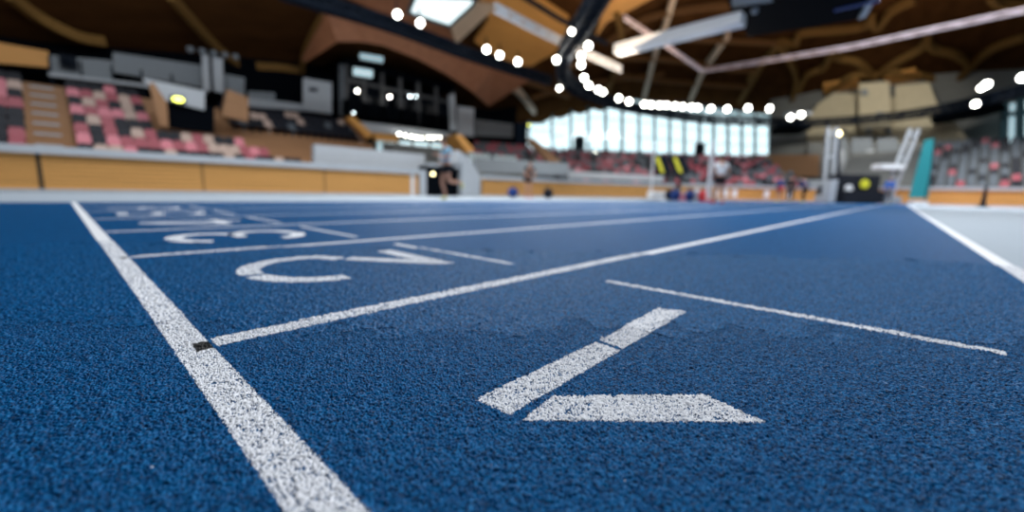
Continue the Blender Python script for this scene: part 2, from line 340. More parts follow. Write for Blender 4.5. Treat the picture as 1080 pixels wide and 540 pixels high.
# loose flecks of white
for i, (px, py, r) in enumerate(((160, 494, .0011), (274, 367, .0008), (659, 508, .0007))):
    p = atz(px, py, .002); mb = MB(); mb.ball((p.x, p.y, .003), r, 8, 6, (1.5, 1, .8))
    tag(obj('paint_fleck', mb, 'white'), 'tiny white fleck lying on the blue rubber %s' % ['left of the start line', 'beside the first lane line', 'in front of the number 1'][i], 'fleck')
# ================================================================ BARRIERS
def barrier(name, pts, label, seams=(), z0=0.0, h=1.2, posts=True, matn='pine', cat='barrier', railm='lgrey'):
    root = empty(name, (pts[0][0], pts[0][1], 0), label, cat)
    P = [Vector((x, y, 0)) for x, y in pts]
    obj('board_panel', MB().sweep([p+Vector((0, 0, .09+(h-.29)/2)) for p in P], .08, h-.29), matn, root)
    obj('plinth', MB().sweep([p+Vector((0, 0, .045)) for p in P], .12, .09), 'lgrey', root)
    obj('top_rail', MB().sweep([p+Vector((0, 0, h-.1)) for p in P], .34, .2), railm, root)
    for k, s in enumerate(seams):                                # open joints between board panels
        i, f = s; p = P[i].lerp(P[i+1], f); t = (P[i+1]-P[i]).normalized(); nrm = Vector((-t.y, t.x, 0))
        rz = math.atan2(t.y, t.x); obj('joint_post', MB().box(p-nrm*.05*0+Vector((0, 0, .09+(h-.29)/2)), (.09 if k == 0 else .03, .11, h-.29), rz), 'seam', root)
    g = MB()                                                     # board grooves
    for z in np.linspace(.25, h-.33, 6): g.sweep([p+Vector((0, 0, z)) for p in P], .09, .012)
    tag(obj('board_groove', g, 'seam', root), kind=None)
    return root
BY = 16.6
b = barrier('timber_barrier', [(-8, BY), (.0, BY), (11.45, BY)], 'long golden board barrier with grey top rail below the pink seats', seams=[(0, .965), (1, .28), (1, .62)])
obj('end_post', MB().box((11.62, BY, .6), (.34, .36, 1.2)), 'lgrey', b)
obj('white_post', MB().box((11.1, BY-.02, .56), (.16, .14, 1.1)), 'white', b)
B2 = [(15.9, 17.0), (22, 16.6), (27.5, 15.0), (31.5, 12.6)]
barrier('timber_barrier', B2, 'low golden board barrier beyond the standing runner in black shorts', h=1.15)
B3 = [(32.0, 12.2), (37.5, 8.6), (41, 5.0)]
b3 = barrier('timber_barrier', B3, 'far board barrier behind the three standing people, orange and white panels', h=1.2)
for i in range(7):
    p = Vector((*B3[0], 0)).lerp(Vector((*B3[1], 0)), .2+i*.13) if i < 5 else Vector((*B3[1], 0)).lerp(Vector((*B3[2], 0)), .2+(i-5)*.35)
    obj('white_panel', MB().box(p+Vector((-.05, -.05, .55)), (.4, .1, .6), -.6), 'white', b3)
B4 = [(41.2, 4.2), (41.5, -1.0), (41.0, -8), (40, -16)]
barrier('timber_barrier', B4, 'board barrier with white top rail below the far right stand', h=1.25)
tag(obj('floor_edging', MB().sweep([(34, 9.5, 0), (38.5, 6.5, 0), (40.2, 3, 0), (40.3, -2, 0), (39.6, -9, 0), (38.6, -16, 0)], .9, .03), 'pinkmat'), 'pink floor edging along the foot of the far barrier', 'floor edging', kind='structure')
# ================================================================ STANDS
def offs(pts, d):
    P = [Vector(p) for p in pts]; out = []
    for i, p in enumerate(P):
        t1 = (P[i]-P[i-1]).normalized() if i else (P[1]-P[0]).normalized(); t2 = (P[i+1]-P[i]).normalized() if i < len(P)-1 else t1
        t = (t1+t2).normalized(); n = Vector((-t.y, t.x)); out.append(p+n*(d/max(.6, n.dot(Vector((-t1.y, t1.x))))))
    return out
def terrace(name, pts, n, z0, rise, run, m, label, d0=.5):
    mb = MB()
    prof = [(d0, -0.0)]
    for i in range(n): prof += [(d0+i*run, z0+i*rise), (d0+(i+1)*run, z0+i*rise)]
    prof.append((d0+n*run, 0.0))
    rings = [offs(pts, d) for d, z in prof]; k = len(prof); m_ = len(pts); vs = []
    for j in range(m_):
        for i, (d, z) in enumerate(prof): vs.append((rings[i][j].x, rings[i][j].y, z))
    fs = [(j*k+i, j*k+(i+1) % k, (j+1)*k+(i+1) % k, (j+1)*k+i) for j in range(m_-1) for i in range(k)]
    fs += [tuple(range(k)), tuple((m_-1)*k+i for i in range(k-1, -1, -1))]
    mb.add(vs, fs); return struct(name, mb, m, label, 'terrace')
seats = []      # (x, y, z, facing angle, colour, stand, row)
def stand(pts, n, z0, rise, run, pitch, colour, where, d0=.5, skip=None):
    for i in range(n):
        P = offs(pts, d0+i*run+run*.55); z = z0+i*rise
        for j in range(len(P)-1):
            L = (P[j+1]-P[j]).length; t = (P[j+1]-P[j]).normalized(); c = int(L/pitch)
            for s in range(c):
                p = P[j]+t*(s+.5)*pitch; q = proj((p.x, p.y, z+.5))
                if q is None or not (-25 < q[0] < 1105): continue
                col = colour(p.x, p.y, i, q)
                if col: seats.append((p.x, p.y, z, math.atan2(-t.x, t.y), col, where, i, q[2]))
random.seed(11)
SY = 21.6
W1 = [(-9, SY), (14.5, SY)]
terrace('terrace_left', W1, 9, .95, .45, .8, 'stairw', 'timber stepped terrace of the left grandstand')
def c1(x, y, i, q):
    # stairway between the blocks, the dark stair mouth and the upper landing stay free of seats
    if -.75 < x < .62: return None
    if i >= 3 and 3.2 < x < 6.6: return None
    if i < 3 and x > (8.6, 7.4, 6.6)[i]: return None
    if i in (3, 4) and x > 6.5: return None
    r = random.random(); colr = random.Random(int(x*2.4)+40).random()
    if i == 0: return 'blackp' if (int(x*2.38+30) % 5 in (1, 2)) or (x > 3.4 and r < .35) else ('pink' if r < .45 else 'beige' if r < .8 else 'rose')
    if x > 6.5 and i >= 5: return 'blackp' if r < .72 else 'greyp' if r < .88 else 'beige'
    if i == 7: return 'blackp' if x < 2 or r < .4 else 'pink'
    if i in (2, 3, 5) and r < .42: return 'blackp'
    if r < .10: return 'blackp'
    if r < .55: return 'rose' if colr < .4 else 'pink' if colr < .75 else 'beige'
    return 'pink' if r < .74 else 'rose' if r < .86 else 'beige'
stand(W1, 8, .95, .45, .8, .42, c1, 'left stand')
# far curved stands
W2 = [(15.2, 19.4), (22.6, 19.2), (29.3, 17.0), (34.0, 13.6), (39.6, 10.0), (43.6, 5.2)]
terrace('terrace_far', W2, 9, .9, .36, .95, 'conc', 'concrete stepped terrace of the far curved stand', d0=0)
def c2(x, y, i, q):
    r = random.random()
    if q[0] < 556:
        if i < 5 or q[0] < 500: return 'whitep' if 2 < i < 6 and 497 < q[0] < 546 else None
        return 'rose' if r < .6 else 'greyp'
    if int((q[0]-560)/33) % 4 == 0 and (q[0]) % 33 < 7: return None
    return 'rose' if r < .34 else 'pink' if r < .40 else 'blackp' if r < .66 else 'greyp'
stand(W2, 9, .9, .36, .95, .52, c2, 'far stand', d0=0)
W4 = [(44.0, 4.2), (43.8, -1.2), (43.2, -8.5), (42.2, -16)]
terrace('terrace_right', W4, 9, 1.0, .45, .9, 'conc', 'concrete stepped terrace of the far right stand', d0=0)
def c4(x, y, i, q):
    r = random.random()
    if q[0] < 968: return None
    return 'greyp' if r < .6 else 'blackp' if r < .93 else 'rose'
stand([(x, y) for x, y in W4], 9, 1.0, .45, .9, .52, c4, 'right stand', d0=0)
def seat_mesh(m):
    mb = MB(); a = .2
    pan = [(-a, -.20, .40), (a, -.20, .40), (a+.01, .18, .37), (-a-.01, .18, .37)]
    mb.prism(pan, (0, 0, -.045))
    back = [(-a-.01, .17, .36), (a+.01, .17, .36), (a, .25, .70), (a-.05, .275, .79), (-a+.05, .275, .79), (-a, .25, .70)]
    mb.prism(back, (0, .04, .01))
    mb.box((0, .05, .18), (.06, .22, .36)); return mb
SM = {}
for c in ('pink', 'rose', 'blackp', 'beige', 'whitep', 'greyp', 'stairw'): SM[c] = seat_mesh(c).mesh('stadium_seat', c)
CN = dict(pink='pink', rose='red', blackp='black', beige='beige', whitep='white', greyp='grey', stairw='brown')
seats.sort(key=lambda s: s[7])
def blockname(x, w):
    if w == 'left stand': return 'left of the white-edged stairway' if x < 0 else 'between stairway and dark stair mouth' if x < 3.2 else 'below the dark stair mouth' if x < 6.6 else 'under the square white board'
    return 'in the '+w
for k, (x, y, z, a, c, wh, i, d) in enumerate(seats[:298]):
    o = bpy.data.objects.new('stadium_seat', SM[c]); COL.objects.link(o); o.location = (x, y, z); o.rotation_euler.z = a+math.pi/2 if wh != 'left stand' else math.pi*0
    tag(o, '%s plastic seat, %s row up, %s' % (CN[c], ORD[i], blockname(x, wh)), 'seat', '%s seats in row %d of the %s, %s' % (CN[c], i+1, wh, blockname(x, wh)))
rest = {}
for s in seats[298:]: rest.setdefault((s[4], s[5]), []).append(s)
for (c, wh), L in rest.items():
    mb = MB(); base = seat_mesh(c)
    for (x, y, z, a, c_, w_, i, d) in L:
        r = a+math.pi/2 if wh != 'left stand' else 0; cs, sn = math.cos(r), math.sin(r)
        mb.add([(x+vx*cs-vy*sn, y+vx*sn+vy*cs, z+vz) for vx, vy, vz in base.v], base.f)
    tag(obj('distant_seats', mb, c), 'mass of distant %s seats in the %s' % (CN[c], wh), 'seats', kind='stuff')
# stair treads, white edged, in the left stand
st = empty('stand_stairway', (0, SY+.5, 0), 'timber stairway with white step edges between blocks of pink seats', 'stairs')
for i in range(8):
    obj('step', MB().box((-.06, SY+.7+i*.8, .95+i*.45+.11), (1.2, .4, .22)), 'stairw', st)
    obj('white_nosing', MB().box((-.06, SY+.49+i*.8, .95+i*.45+.19), (.7, .05, .07)), 'lgrey', st)
# ---- upper left stand: parapets, boards, stair mouth
def wallpoly(pxs, dist=None, y=None, z=None):
    return [aty(px, py, y) if y is not None else atd(px, py, dist) for px, py in pxs]
def panel(name, pxs, m, label, cat, y=None, dist=None, th=.12, group=None, parent=None):
    P = wallpoly(pxs, dist, y); n = (0, th, 0) if y is not None else tuple(fwd*th)
    o = obj(name, MB().prism(P, n), m, parent)
    if parent is None: tag(o, label, cat, group)
    return o
TOPY = 29.2
panel('orange_board', [(-30, 40), (51, 54), (51, 71), (-30, 64)], 'orange', 'orange plywood board above the top seat rows at the far end', 'board', y=TOPY)
p = empty('mesh_parapet', (1, TOPY, 4.2), 'pale grey mesh parapet along the top of the pink seats', 'railing')
panel('mesh_panel', [(53, 58), (118, 64), (118, 84), (53, 76)], 'grey', '', '', y=TOPY, parent=p)
panel('mesh_panel', [(119, 55), (214, 69), (214, 92), (119, 76)], 'grey', '', '', y=TOPY, parent=p)
a, b_ = aty(51, 78, TOPY-.1), aty(218, 98, TOPY-.1); obj('hand_rail', MB().beam(a, b_, .08, .16), 'lgrey', p)
for px in (53, 86, 119, 150, 182, 214): q = aty(px, 72+(px-53)*.13, TOPY-.1); obj('rail_post', MB().box(q+Vector((0, 0, -.3)), (.07, .07, 1.6)), 'dark', p)
q = aty(72, 65, TOPY-.3); tag(obj('wall_speaker', MB().box(q, (.55, .35, .5)).ball(q+Vector((0, -.2, 0)), .2, 10, 6), 'dark'), 'small dark loudspeaker fixed to the mesh parapet', 'speaker')
panel('grey_fascia', [(150, 82), (216, 96), (216, 116), (165, 104)], 'lgrey', 'light grey fascia above the dark stair mouth', 'fascia', y=24.4)
m_ = empty('stair_mouth', (4.7, 24.4, 2.2), 'dark stair mouth opening through the left stand', 'stair opening')
panel('opening', [(176, 104), (226, 113), (226, 141), (174, 134)], 'black', '', '', y=24.6, parent=m_)  # black sheet standing in for the shade inside the mouth
panel('side_wall', [(157, 88), (162, 87), (176, 108), (178, 134), (168, 132)], 'stairw', '', '', y=24.2, parent=m_)
q = aty(188, 105, 24.1); lt = empty('exit_lamp', q, 'yellow-green round lamp above the dark stair mouth', 'lamp')
obj('housing', MB().box(q+Vector((0, .12, 0)), (.5, .14, .3)), 'dark', lt); obj('lamp_lens', MB().ball(q, .13, 10, 6, (1.6, .5, .8)), 'lensy', lt)
# tall pale light mast with a bar of dark spotlights
ma = empty('spotlight_mast', aty(222, 100, 28.6), 'pair of tall pale panels under a bar of dark spotlights', 'mast')
panel('mast_panel', [(213, 57), (220, 58), (222, 96), (214, 95)], 'lgrey', '', '', y=28.6, parent=ma); panel('mast_panel', [(224, 60), (235, 62), (236, 98), (226, 96)], 'lgrey', '', '', y=28.6, parent=ma)
a, b_ = aty(200, 50, 28.6), aty(248, 58, 28.6); obj('bar', MB().beam(a, b_, .08, .08), 'dark', ma)
for i in range(5): q = a.lerp(b_, i/4); obj('spotlight', MB().ball(q+Vector((0, -.1, -.12)), .17, 8, 6), 'grey', ma)
for pxs, m, lb in (([(236, 78), (258, 82), (258, 104), (236, 101)], 'grey', 'grey wall panel right of the spotlight mast'),
                   ([(262, 96), (290, 98), (290, 110), (262, 108)], 'grey', 'low grey wall panel between mast and white board')):
    panel('wall_panel', pxs, m, lb, 'panel', y=29.3)
panel('grey_fascia', [(236, 100), (322, 110), (322, 117), (236, 110)], 'lgrey', 'narrow pale fascia behind the black seats', 'fascia', y=28.9)
wb = panel('white_board', [(320, 82), (350, 87), (350, 120), (320, 116)], 'lgrey', 'square white board hanging above the black seats', 'board', y=28.6)
P = wallpoly([(326, 92), (335, 93), (335, 97), (326, 96)], y=28.55); obj('printed_mark', MB().prism(P, (0, .02, 0)), 'dark', wb)
tag(obj('grey_column', MB().beam(aty(361, 68, 28.6), aty(362, 122, 28.6), .35, .35, (0, 1, 0)), 'grey'), 'slim grey column right of the square white board', 'column')
tag(obj('grey_column', MB().beam(aty(476, 100, 26), aty(478, 138, 26), .35, .35, (0, 1, 0)), 'lgrey'), 'slim pale column left of the tall pale board', 'column')
panel('white_board', [(483, 112), (500, 114), (500, 144), (483, 142)], 'lgrey', 'tall pale board beyond the runner in light blue', 'board', y=26)
panel('wall_panel', [(502, 126), (541, 131), (541, 145), (502, 143)], 'grey', 'grey wall panel right of the tall pale board', 'panel', y=27)
# orange ramps of timber stairs
panel('timber_stair_side', [(366, 124), (372, 122), (394, 142), (388, 146)], 'orange', 'slanting orange stair side under the dark glazed lounge', 'stair', y=25.6, th=.6)
panel('timber_stair_side', [(480, 142), (487, 142), (501, 159), (493, 161)], 'orange', 'slanting orange stair side beyond the runner in light blue', 'stair', y=21, th=1.6)
panel('timber_stair_side', [(556, 146), (563, 146), (592, 170), (580, 172)], 'stairw', 'slanting brown stair side behind the runner in black shorts', 'stair', dist=30, th=1)
panel('timber_wall', [(395, 140), (420, 143), (420, 150), (395, 148)], 'orange', 'short orange timber wall beside the lit lounge windows', 'wall panel', y=26)
panel('timber_wall', [(240, 94), (262, 103), (262, 128), (234, 122)], 'stairw', 'brown timber wall panel next to the black seats', 'wall panel', y=24.5, th=.4)
# grey wall and railing above barrier, right part of the left stand
panel('concrete_parapet', [(332, 152), (448, 163), (448, 180), (332, 173)], 'lgrey', 'long pale concrete parapet above the right end of the board barrier', 'parapet', y=18.0, th=.3)
# VIP lounge: dark glazed box
lg = empty('glazed_lounge', (19, 28, 0), 'dark glazed lounge box high above the stand with ceiling lights inside', 'lounge')
LY = 28
def lbox(pxs, m, nm, y=LY, th=.3): return panel(nm, pxs, m, '', '', y=y, th=th, parent=lg)
lbox([(364, 62), (480, 92), (480, 136), (364, 118)], 'dark', 'back_wall', y=31)
lbox([(364, 104), (480, 124), (480, 137), (364, 120)], 'black', 'floor_slab', th=3)
lbox([(364, 60), (480, 90), (480, 96), (364, 67)], 'black', 'roof_slab', th=3)
for px in (366, 385, 404, 423, 442, 461, 479):
    t_ = (px-364)/116; lbox([(px-1, 62+t_*30), (px+1, 62.5+t_*30), (px+1, 120+t_*16), (px-1, 120+t_*16)], 'concd', 'mullion')
lbox([(364, 82), (480, 108), (480, 110), (364, 84.5)], 'concd', 'transom')
for px, py in ((388, 110), (403, 112), (424, 113), (440, 117), (456, 119)): lbox([(px-5, py-9), (px+5, py-8), (px+5, py+1), (px-5, py)], 'concd', 'inner_panel', y=30)
for (px, py, r, m) in ((376.7, 96, .09, 'lens'), (411, 102, .09, 'lens'), (432.5, 101.7, .08, 'lensb'), (438.7, 101.7, .06, 'lensb'), (373, 119, .05, 'lensb')):
    obj('ceiling_lamp', MB().ball(aty(px, py, 27.6), r, 8, 6), m, lg)
lbox([(380, 56), (404, 60), (404, 66), (380, 62)], 'shopw', 'lit_window', y=27.8, th=.05); lbox([(373, 71), (393, 74), (393, 82), (373, 79)], 'shopw', 'lit_window', y=27.8, th=.05)
# lit bar windows below with a row of lamps
br = empty('lit_bar', (19, 27, 0), 'brightly lit bar windows under the dark lounge, lamps in a row', 'bar')
panel('fascia_panel', [(378, 128), (476, 140), (476, 146), (378, 138)], 'lgrey', '', '', y=26.6, parent=br)
panel('counter_wall', [(378, 158), (476, 166), (476, 182), (378, 172)], 'grey', '', '', y=26.8, parent=br)
for x0, x1 in ((398, 417), (421, 434), (437, 452), (455, 470)): panel('lit_window', [(x0, 147+(x0-398)*.06), (x1, 147+(x1-398)*.06), (x1, 160+(x1-398)*.06), (x0, 159+(x0-398)*.06)], 'shopw', '', '', y=26.5, th=.05, parent=br)
for px, py in ((421, 141.5), (427.5, 143), (433.5, 144), (439, 145), (444.5, 145.5), (452, 145), (457.5, 145.3), (463.5, 145)): obj('bar_lamp', MB().ball(aty(px, py, 26.2), .07, 8, 6), 'lens', br)
# tunnel between the two barriers
tn = empty('tunnel_portal', (13.6, 17.4, 0), 'dark tunnel opening with pale surround between the two board barriers', 'tunnel')
obj('opening', MB().box((13.2, 17.3, .72), (2.25, .3, 1.44)), 'black', tn)  # black box standing in for the darkness of the tunnel
obj('lintel', MB().box((13.3, 17.25, 1.52), (1.9, .5, .14)), 'lgrey', tn)
obj('side_wall', MB().prism([(14.45, 17.0, 0), (15.75, 17.0, 0), (15.75, 17.0, 1.1), (15.0, 17.0, 2.0), (14.2, 17.0, 2.35), (14.2, 17.0, 1.7), (14.45, 17.0, 1.7)], (0, 1.6, 0)), 'lgrey', tn)
q = aty(456.6, 183.5, 16.98); obj('wall_lamp', MB().ball(q, .07, 8, 6), 'lensw', tn)
# white parapet steps beyond the tunnel
panel('concrete_parapet', [(500, 166), (600, 172), (600, 184), (500, 182)], 'grey', 'grey parapet above the second board barrier', 'parapet', dist=26, th=.3)
panel('concrete_parapet', [(600, 180), (700, 186), (700, 191), (600, 188)], 'lgrey', 'thin pale parapet below the far red and black seats', 'parapet', dist=31, th=.3)
panel('concrete_parapet', [(770, 189), (872, 190), (872, 196), (770, 195)], 'lgrey', 'pale parapet behind the three standing people', 'parapet', dist=38, th=.3)
# ================================================================ OUTER WALLS
struct('wall_left', MB().box((4, 31.2, 5), (60, .3, 10)), 'black', 'black back wall above the left stand', 'wall')
WD = 58; wl = [atd(552, 200, WD), atd(822, 204, 60)]
wdir = (wl[1]-wl[0]); wdir.z = 0; wdir.normalize(); wn = Vector((-wdir.y, wdir.x, 0))
def wp(px, py, k=0.0):   # point on the window wall plane under a pixel, k metres inside
    d = ray(px, py); o = wl[0]-wn*k; t = (o-EYE).dot(wn)/d.dot(wn); return EYE+d*t
if wn.dot(fwd) < 0: wn = -wn
ww = empty('wall_far', (wl[0]+wl[1])/2, 'far window wall of grey concrete', 'wall', kind='structure')
def wpoly(nm, pxs, m, th=.3, k=0, parent=None): return obj(nm, MB().prism([wp(x, y, k) for x, y in pxs], wn*th), m, ww if parent is None else parent)
wpoly('lower_wall', [(520, 157), (825, 166), (825, 206), (520, 204)], 'grey', .5)
wpoly('side_pier', [(500, 60), (556, 60), (556, 158), (500, 157)], 'dark', .5)
wpoly('side_pier', [(815, 60), (880, 60), (880, 208), (815, 208)], 'conc', .5)
wpoly('head_beam', [(556, 60), (815, 60), (815, 123), (790, 119), (740, 110), (690, 103.5), (640, 104), (612, 108), (612, 113), (583, 113), (583, 120), (556, 121)], 'dark', .5)
# tall panes: column edges and tops
cols = [(559, 581, 123, 145), (583.5, 601, 116, 157), (603.5, 619.5, 109.5, 159), (622, 637.5, 106, 160), (640.5, 655, 109, 161), (658, 673, 110.5, 161.5), (675.5, 689.5, 113, 162), (692, 705.5, 116.5, 162.5), (708, 721, 119.5, 163), (723.5, 737, 122.5, 163.5), (739.5, 752, 125, 164), (754.5, 767, 127, 164.5), (769.5, 782, 129, 165), (784, 796, 130, 165.5), (798, 811.5, 131, 165)]
for i, (x0, x1, t, bt) in enumerate(cols):
    wi = tag(empty('window_%d' % (i+1), wp((x0+x1)/2, bt), '%s tall bright window pane from the left in the far wall' % ORD[i], 'window'), kind='structure')
    g = obj('glass_pane', MB().prism([wp(x0, t), wp(x1, t+(.6 if i < 4 else 1.8)), wp(x1, bt+.3), wp(x0, bt)], wn*.04), 'glass', wi)
    fr = MB()
    for xe, ye in ((x0-1.1, t-1), (x1+1.1, t)): fr.prism([wp(xe-1.0, ye, .2), wp(xe+1.0, ye, .2), wp(xe+1.0, bt+1, .2), wp(xe-1.0, bt+1, .2)], wn*.3)
    for f in (.33, .66): yy = t+(bt-t)*f; fr.prism([wp(x0, yy-.25, .1), wp(x1, yy-.25, .1), wp(x1, yy+.25, .1), wp(x0, yy+.25, .1)], wn*.15)
    obj('window_frame', fr, 'frame', wi)
# upper strip of windows behind the ring truss and window sill
up = [(655, 108, 104, 103.5), ]
for i in range(9):
    x0 = 662+i*17; x1 = x0+14.5; t = 105+(i*1.9); 
    wi = tag(empty('window_%d' % (i+20), wp(x0, t), '%s small clerestory pane above the tall windows' % ORD[i], 'window'), kind='structure')
    obj('glass_pane', MB().prism([wp(x0, t-.5, .7), wp(x1, t+1, .7), wp(x1, t+8 if i else t+4, .7), wp(x0, t+6 if i else t+3, .7)], wn*.04), 'shopw', wi)
wpoly('window_sill', [(556, 157.5), (815, 165.5), (815, 168.5), (556, 160)], 'lgrey', .6, k=.6)
for px, py in ((611, 153), (738, 160)):
    q = wp(px, py, 3); tag(obj('dark_column_box', MB().box(q, (1.0, 1.0, 2.2)).box(q-Vector((0, 0, 2.2)), (.7, .7, 2.4)), 'dark'), 'small dark box standing before the windows, %s' % ('under the left tall panes' if px < 700 else 'above the white-shirted person'), 'loudspeaker')
# end wall (behind the right stand) and concrete building
EX = 62
struct('wall_end', MB().prism([atx(812, 210, EX+2), atx(812, 60, EX+2), atx(1300, 0, EX+2), atx(1300, 230, EX+2)], (.5, 0, 0)), 'conc', 'grey concrete end wall behind the right stand', 'wall')
def xp(nm, pxs, m, x, th, parent=None, label=None, cat=None):
    o = obj(nm, MB().prism([atx(a, b, x) for a, b in pxs], (th, 0, 0)), m, parent)
    if label: tag(o, label, cat)
    return o
cb = empty('concrete_tower', (EX, 2, 0), 'pale stepped concrete tower block in the middle of the far end wall', 'building')
xp('lower_block', [(852, 150), (985, 150), (985, 196), (852, 196)], 'conc', EX-8, 6, cb)
xp('sloping_wall', [(833, 155), (862, 110), (880, 98), (905, 99), (905, 155)], 'sand', EX-2, 3, cb)
xp('centre_pier', [(906, 88), (938, 86), (940, 140), (906, 142)], 'sand', EX-4.5, 4, cb)
xp('shoulder_pier', [(944, 90), (980, 87), (988, 108), (1006, 128), (1024, 150), (1024, 158), (944, 150)], 'sand', EX-3, 3, cb)
xp('middle_wall', [(906, 104), (946, 102), (948, 152), (906, 152)], 'sand', EX-1, 2, cb)
for x0 in (871, 898, 925): xp('grey_bay', [(x0, 146), (x0+22, 145), (x0+24, 182), (x0, 184)], 'grey', EX-8.4, .3, cb)
for x0 in (880, 912): xp('pale_pillar', [(x0+2, 158), (x0+10, 158), (x0+13, 182), (x0-3, 184)], 'lgrey', EX-8.9, .3, cb)
for i, (px, py) in enumerate(((916, 138), (938, 138), (928, 121), (912, 97), (890, 139))): xp('small_opening', [(px-3, py-3), (px+3, py-3), (px+3, py+3), (px-3, py+3)], 'grey', EX-5.2, .3, cb)
xp('grey_bulkhead', [(812, 122), (850, 122), (850, 166), (812, 166)], 'conc', EX-3, 1, None, 'grey concrete bulkhead right of the tall windows', 'wall panel')
xp('timber_screen', [(788, 163), (864, 163), (864, 186), (788, 188)], 'stairw', 52.5, .4, None, 'reddish timber screen behind the three standing people', 'screen')
# right edge window
wi = tag(empty('window_40', atx(1070, 130, EX-1), 'bright window at the right edge behind the far stand', 'window'), kind='structure')
xp('glass_pane', [(1062, 110), (1300, 60), (1300, 130), (1060, 152)], 'shopw', EX-1, .05, wi)
fr = MB()
for a, b_ in (((1060, 108), (1058, 153)), ((1076, 104), (1075, 152))): fr.beam(atx(*a, EX-1.3), atx(*b_, EX-1.3), .5, .5, (0, 1, 0))
fr.beam(atx(1058, 121, EX-1.3), atx(1300, 96, EX-1.3), .4, .4); obj('window_frame', fr, 'frame', wi)
xp('end_parapet', [(985, 150), (1300, 150), (1300, 158), (990, 156)], 'grey', 53, .4, None, 'grey parapet above the far right seats', 'parapet')
struct('wall_back', MB().box((-18.2, 0, 8), (.4, 64, 16)), 'concd', 'dark grey wall behind the camera', 'wall')
struct('wall_right', MB().box((28, -30.2, 8.5), (94, .4, 17)), 'concd', 'dark grey long wall on the infield side', 'wall')
# ================================================================ ROOF
CP = [(-20, 31, 6.9), (-8, 31, 6.8), (0, 31, 6.9), (10, 31, 8.4), (13.6, 28, 9.9), (22.7, 28, 9.9), (18, 31, 9.2), (28.5, 31, 8.2), (36, 34, 9.0), (43.7, 36.7, 10.4), (51.6, 29.6, 12.9), (60, 22, 13.3), (69.7, 13, 11.6), (47, 41, 9.2), (72, 2, 12.6), (70, -12, 11.6), (66, -30, 10.5), (60, -16, 12.4), (60, 2, 14.2), (25, 0, 17.5), (-10, 0, 15), (0, 22, 11.2), (9, 23, 11.8), (22, 21, 12.6), (36, 19, 14), (48, 8, 16), (45, -20, 14.5), (10, -20, 15)]
C_ = np.array(CP, float)
def tps(d): return np.where(d > 1e-9, d*d*np.log(d+1e-9), 0)
NC = len(C_); K = tps(np.linalg.norm(C_[:, None, :2]-C_[None, :, :2], axis=2)); Pm = np.c_[np.ones(NC), C_[:, :2]]
SOL = np.linalg.solve(np.block([[K+np.eye(NC)*.05, Pm], [Pm.T, np.zeros((3, 3))]]), np.r_[C_[:, 2], 0, 0, 0])
def rz(x, y): return float(tps(np.hypot(C_[:, 0]-x, C_[:, 1]-y))@SOL[:NC]+SOL[NC]+SOL[NC+1]*x+SOL[NC+2]*y)
def onroof(px, py, drop=0.0):
    d = ray(px, py); lo = 3
    for i in range(400):
        t = 3+i*.25; p = EYE+d*t
        if p.z > rz(p.x, p.y)-drop: return p
    return EYE+d*70
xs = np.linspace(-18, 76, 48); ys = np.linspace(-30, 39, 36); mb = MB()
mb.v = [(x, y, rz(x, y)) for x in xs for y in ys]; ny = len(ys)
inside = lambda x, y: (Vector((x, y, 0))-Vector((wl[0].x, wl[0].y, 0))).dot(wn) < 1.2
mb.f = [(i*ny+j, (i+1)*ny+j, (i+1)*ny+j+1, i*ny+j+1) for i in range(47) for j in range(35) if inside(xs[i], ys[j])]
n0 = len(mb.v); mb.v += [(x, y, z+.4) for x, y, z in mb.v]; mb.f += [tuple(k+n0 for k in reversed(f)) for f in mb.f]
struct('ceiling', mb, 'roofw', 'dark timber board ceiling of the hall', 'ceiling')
def rib(pxs, wd, ht, m, label, drop=.5, group=None, name='roof_rib', n=5):
    P = [onroof(x, y, drop) for x, y in pxs]
    # smooth the chain
    out = []
    for i in range(len(P)-1):
        a = P[max(i-1, 0)]; b1 = P[i]; c = P[i+1]; d = P[min(i+2, len(P)-1)]
        for k in range(n):
            t = k/n; out.append(.5*((2*b1)+(c-a)*t+(2*a-5*b1+4*c-d)*t*t+(3*b1-a-3*c+d)*t**3))
    out.append(P[-1])
    return tag(obj(name, MB().sweep(out, wd, ht), m), label, 'roof rib', group, 'structure')
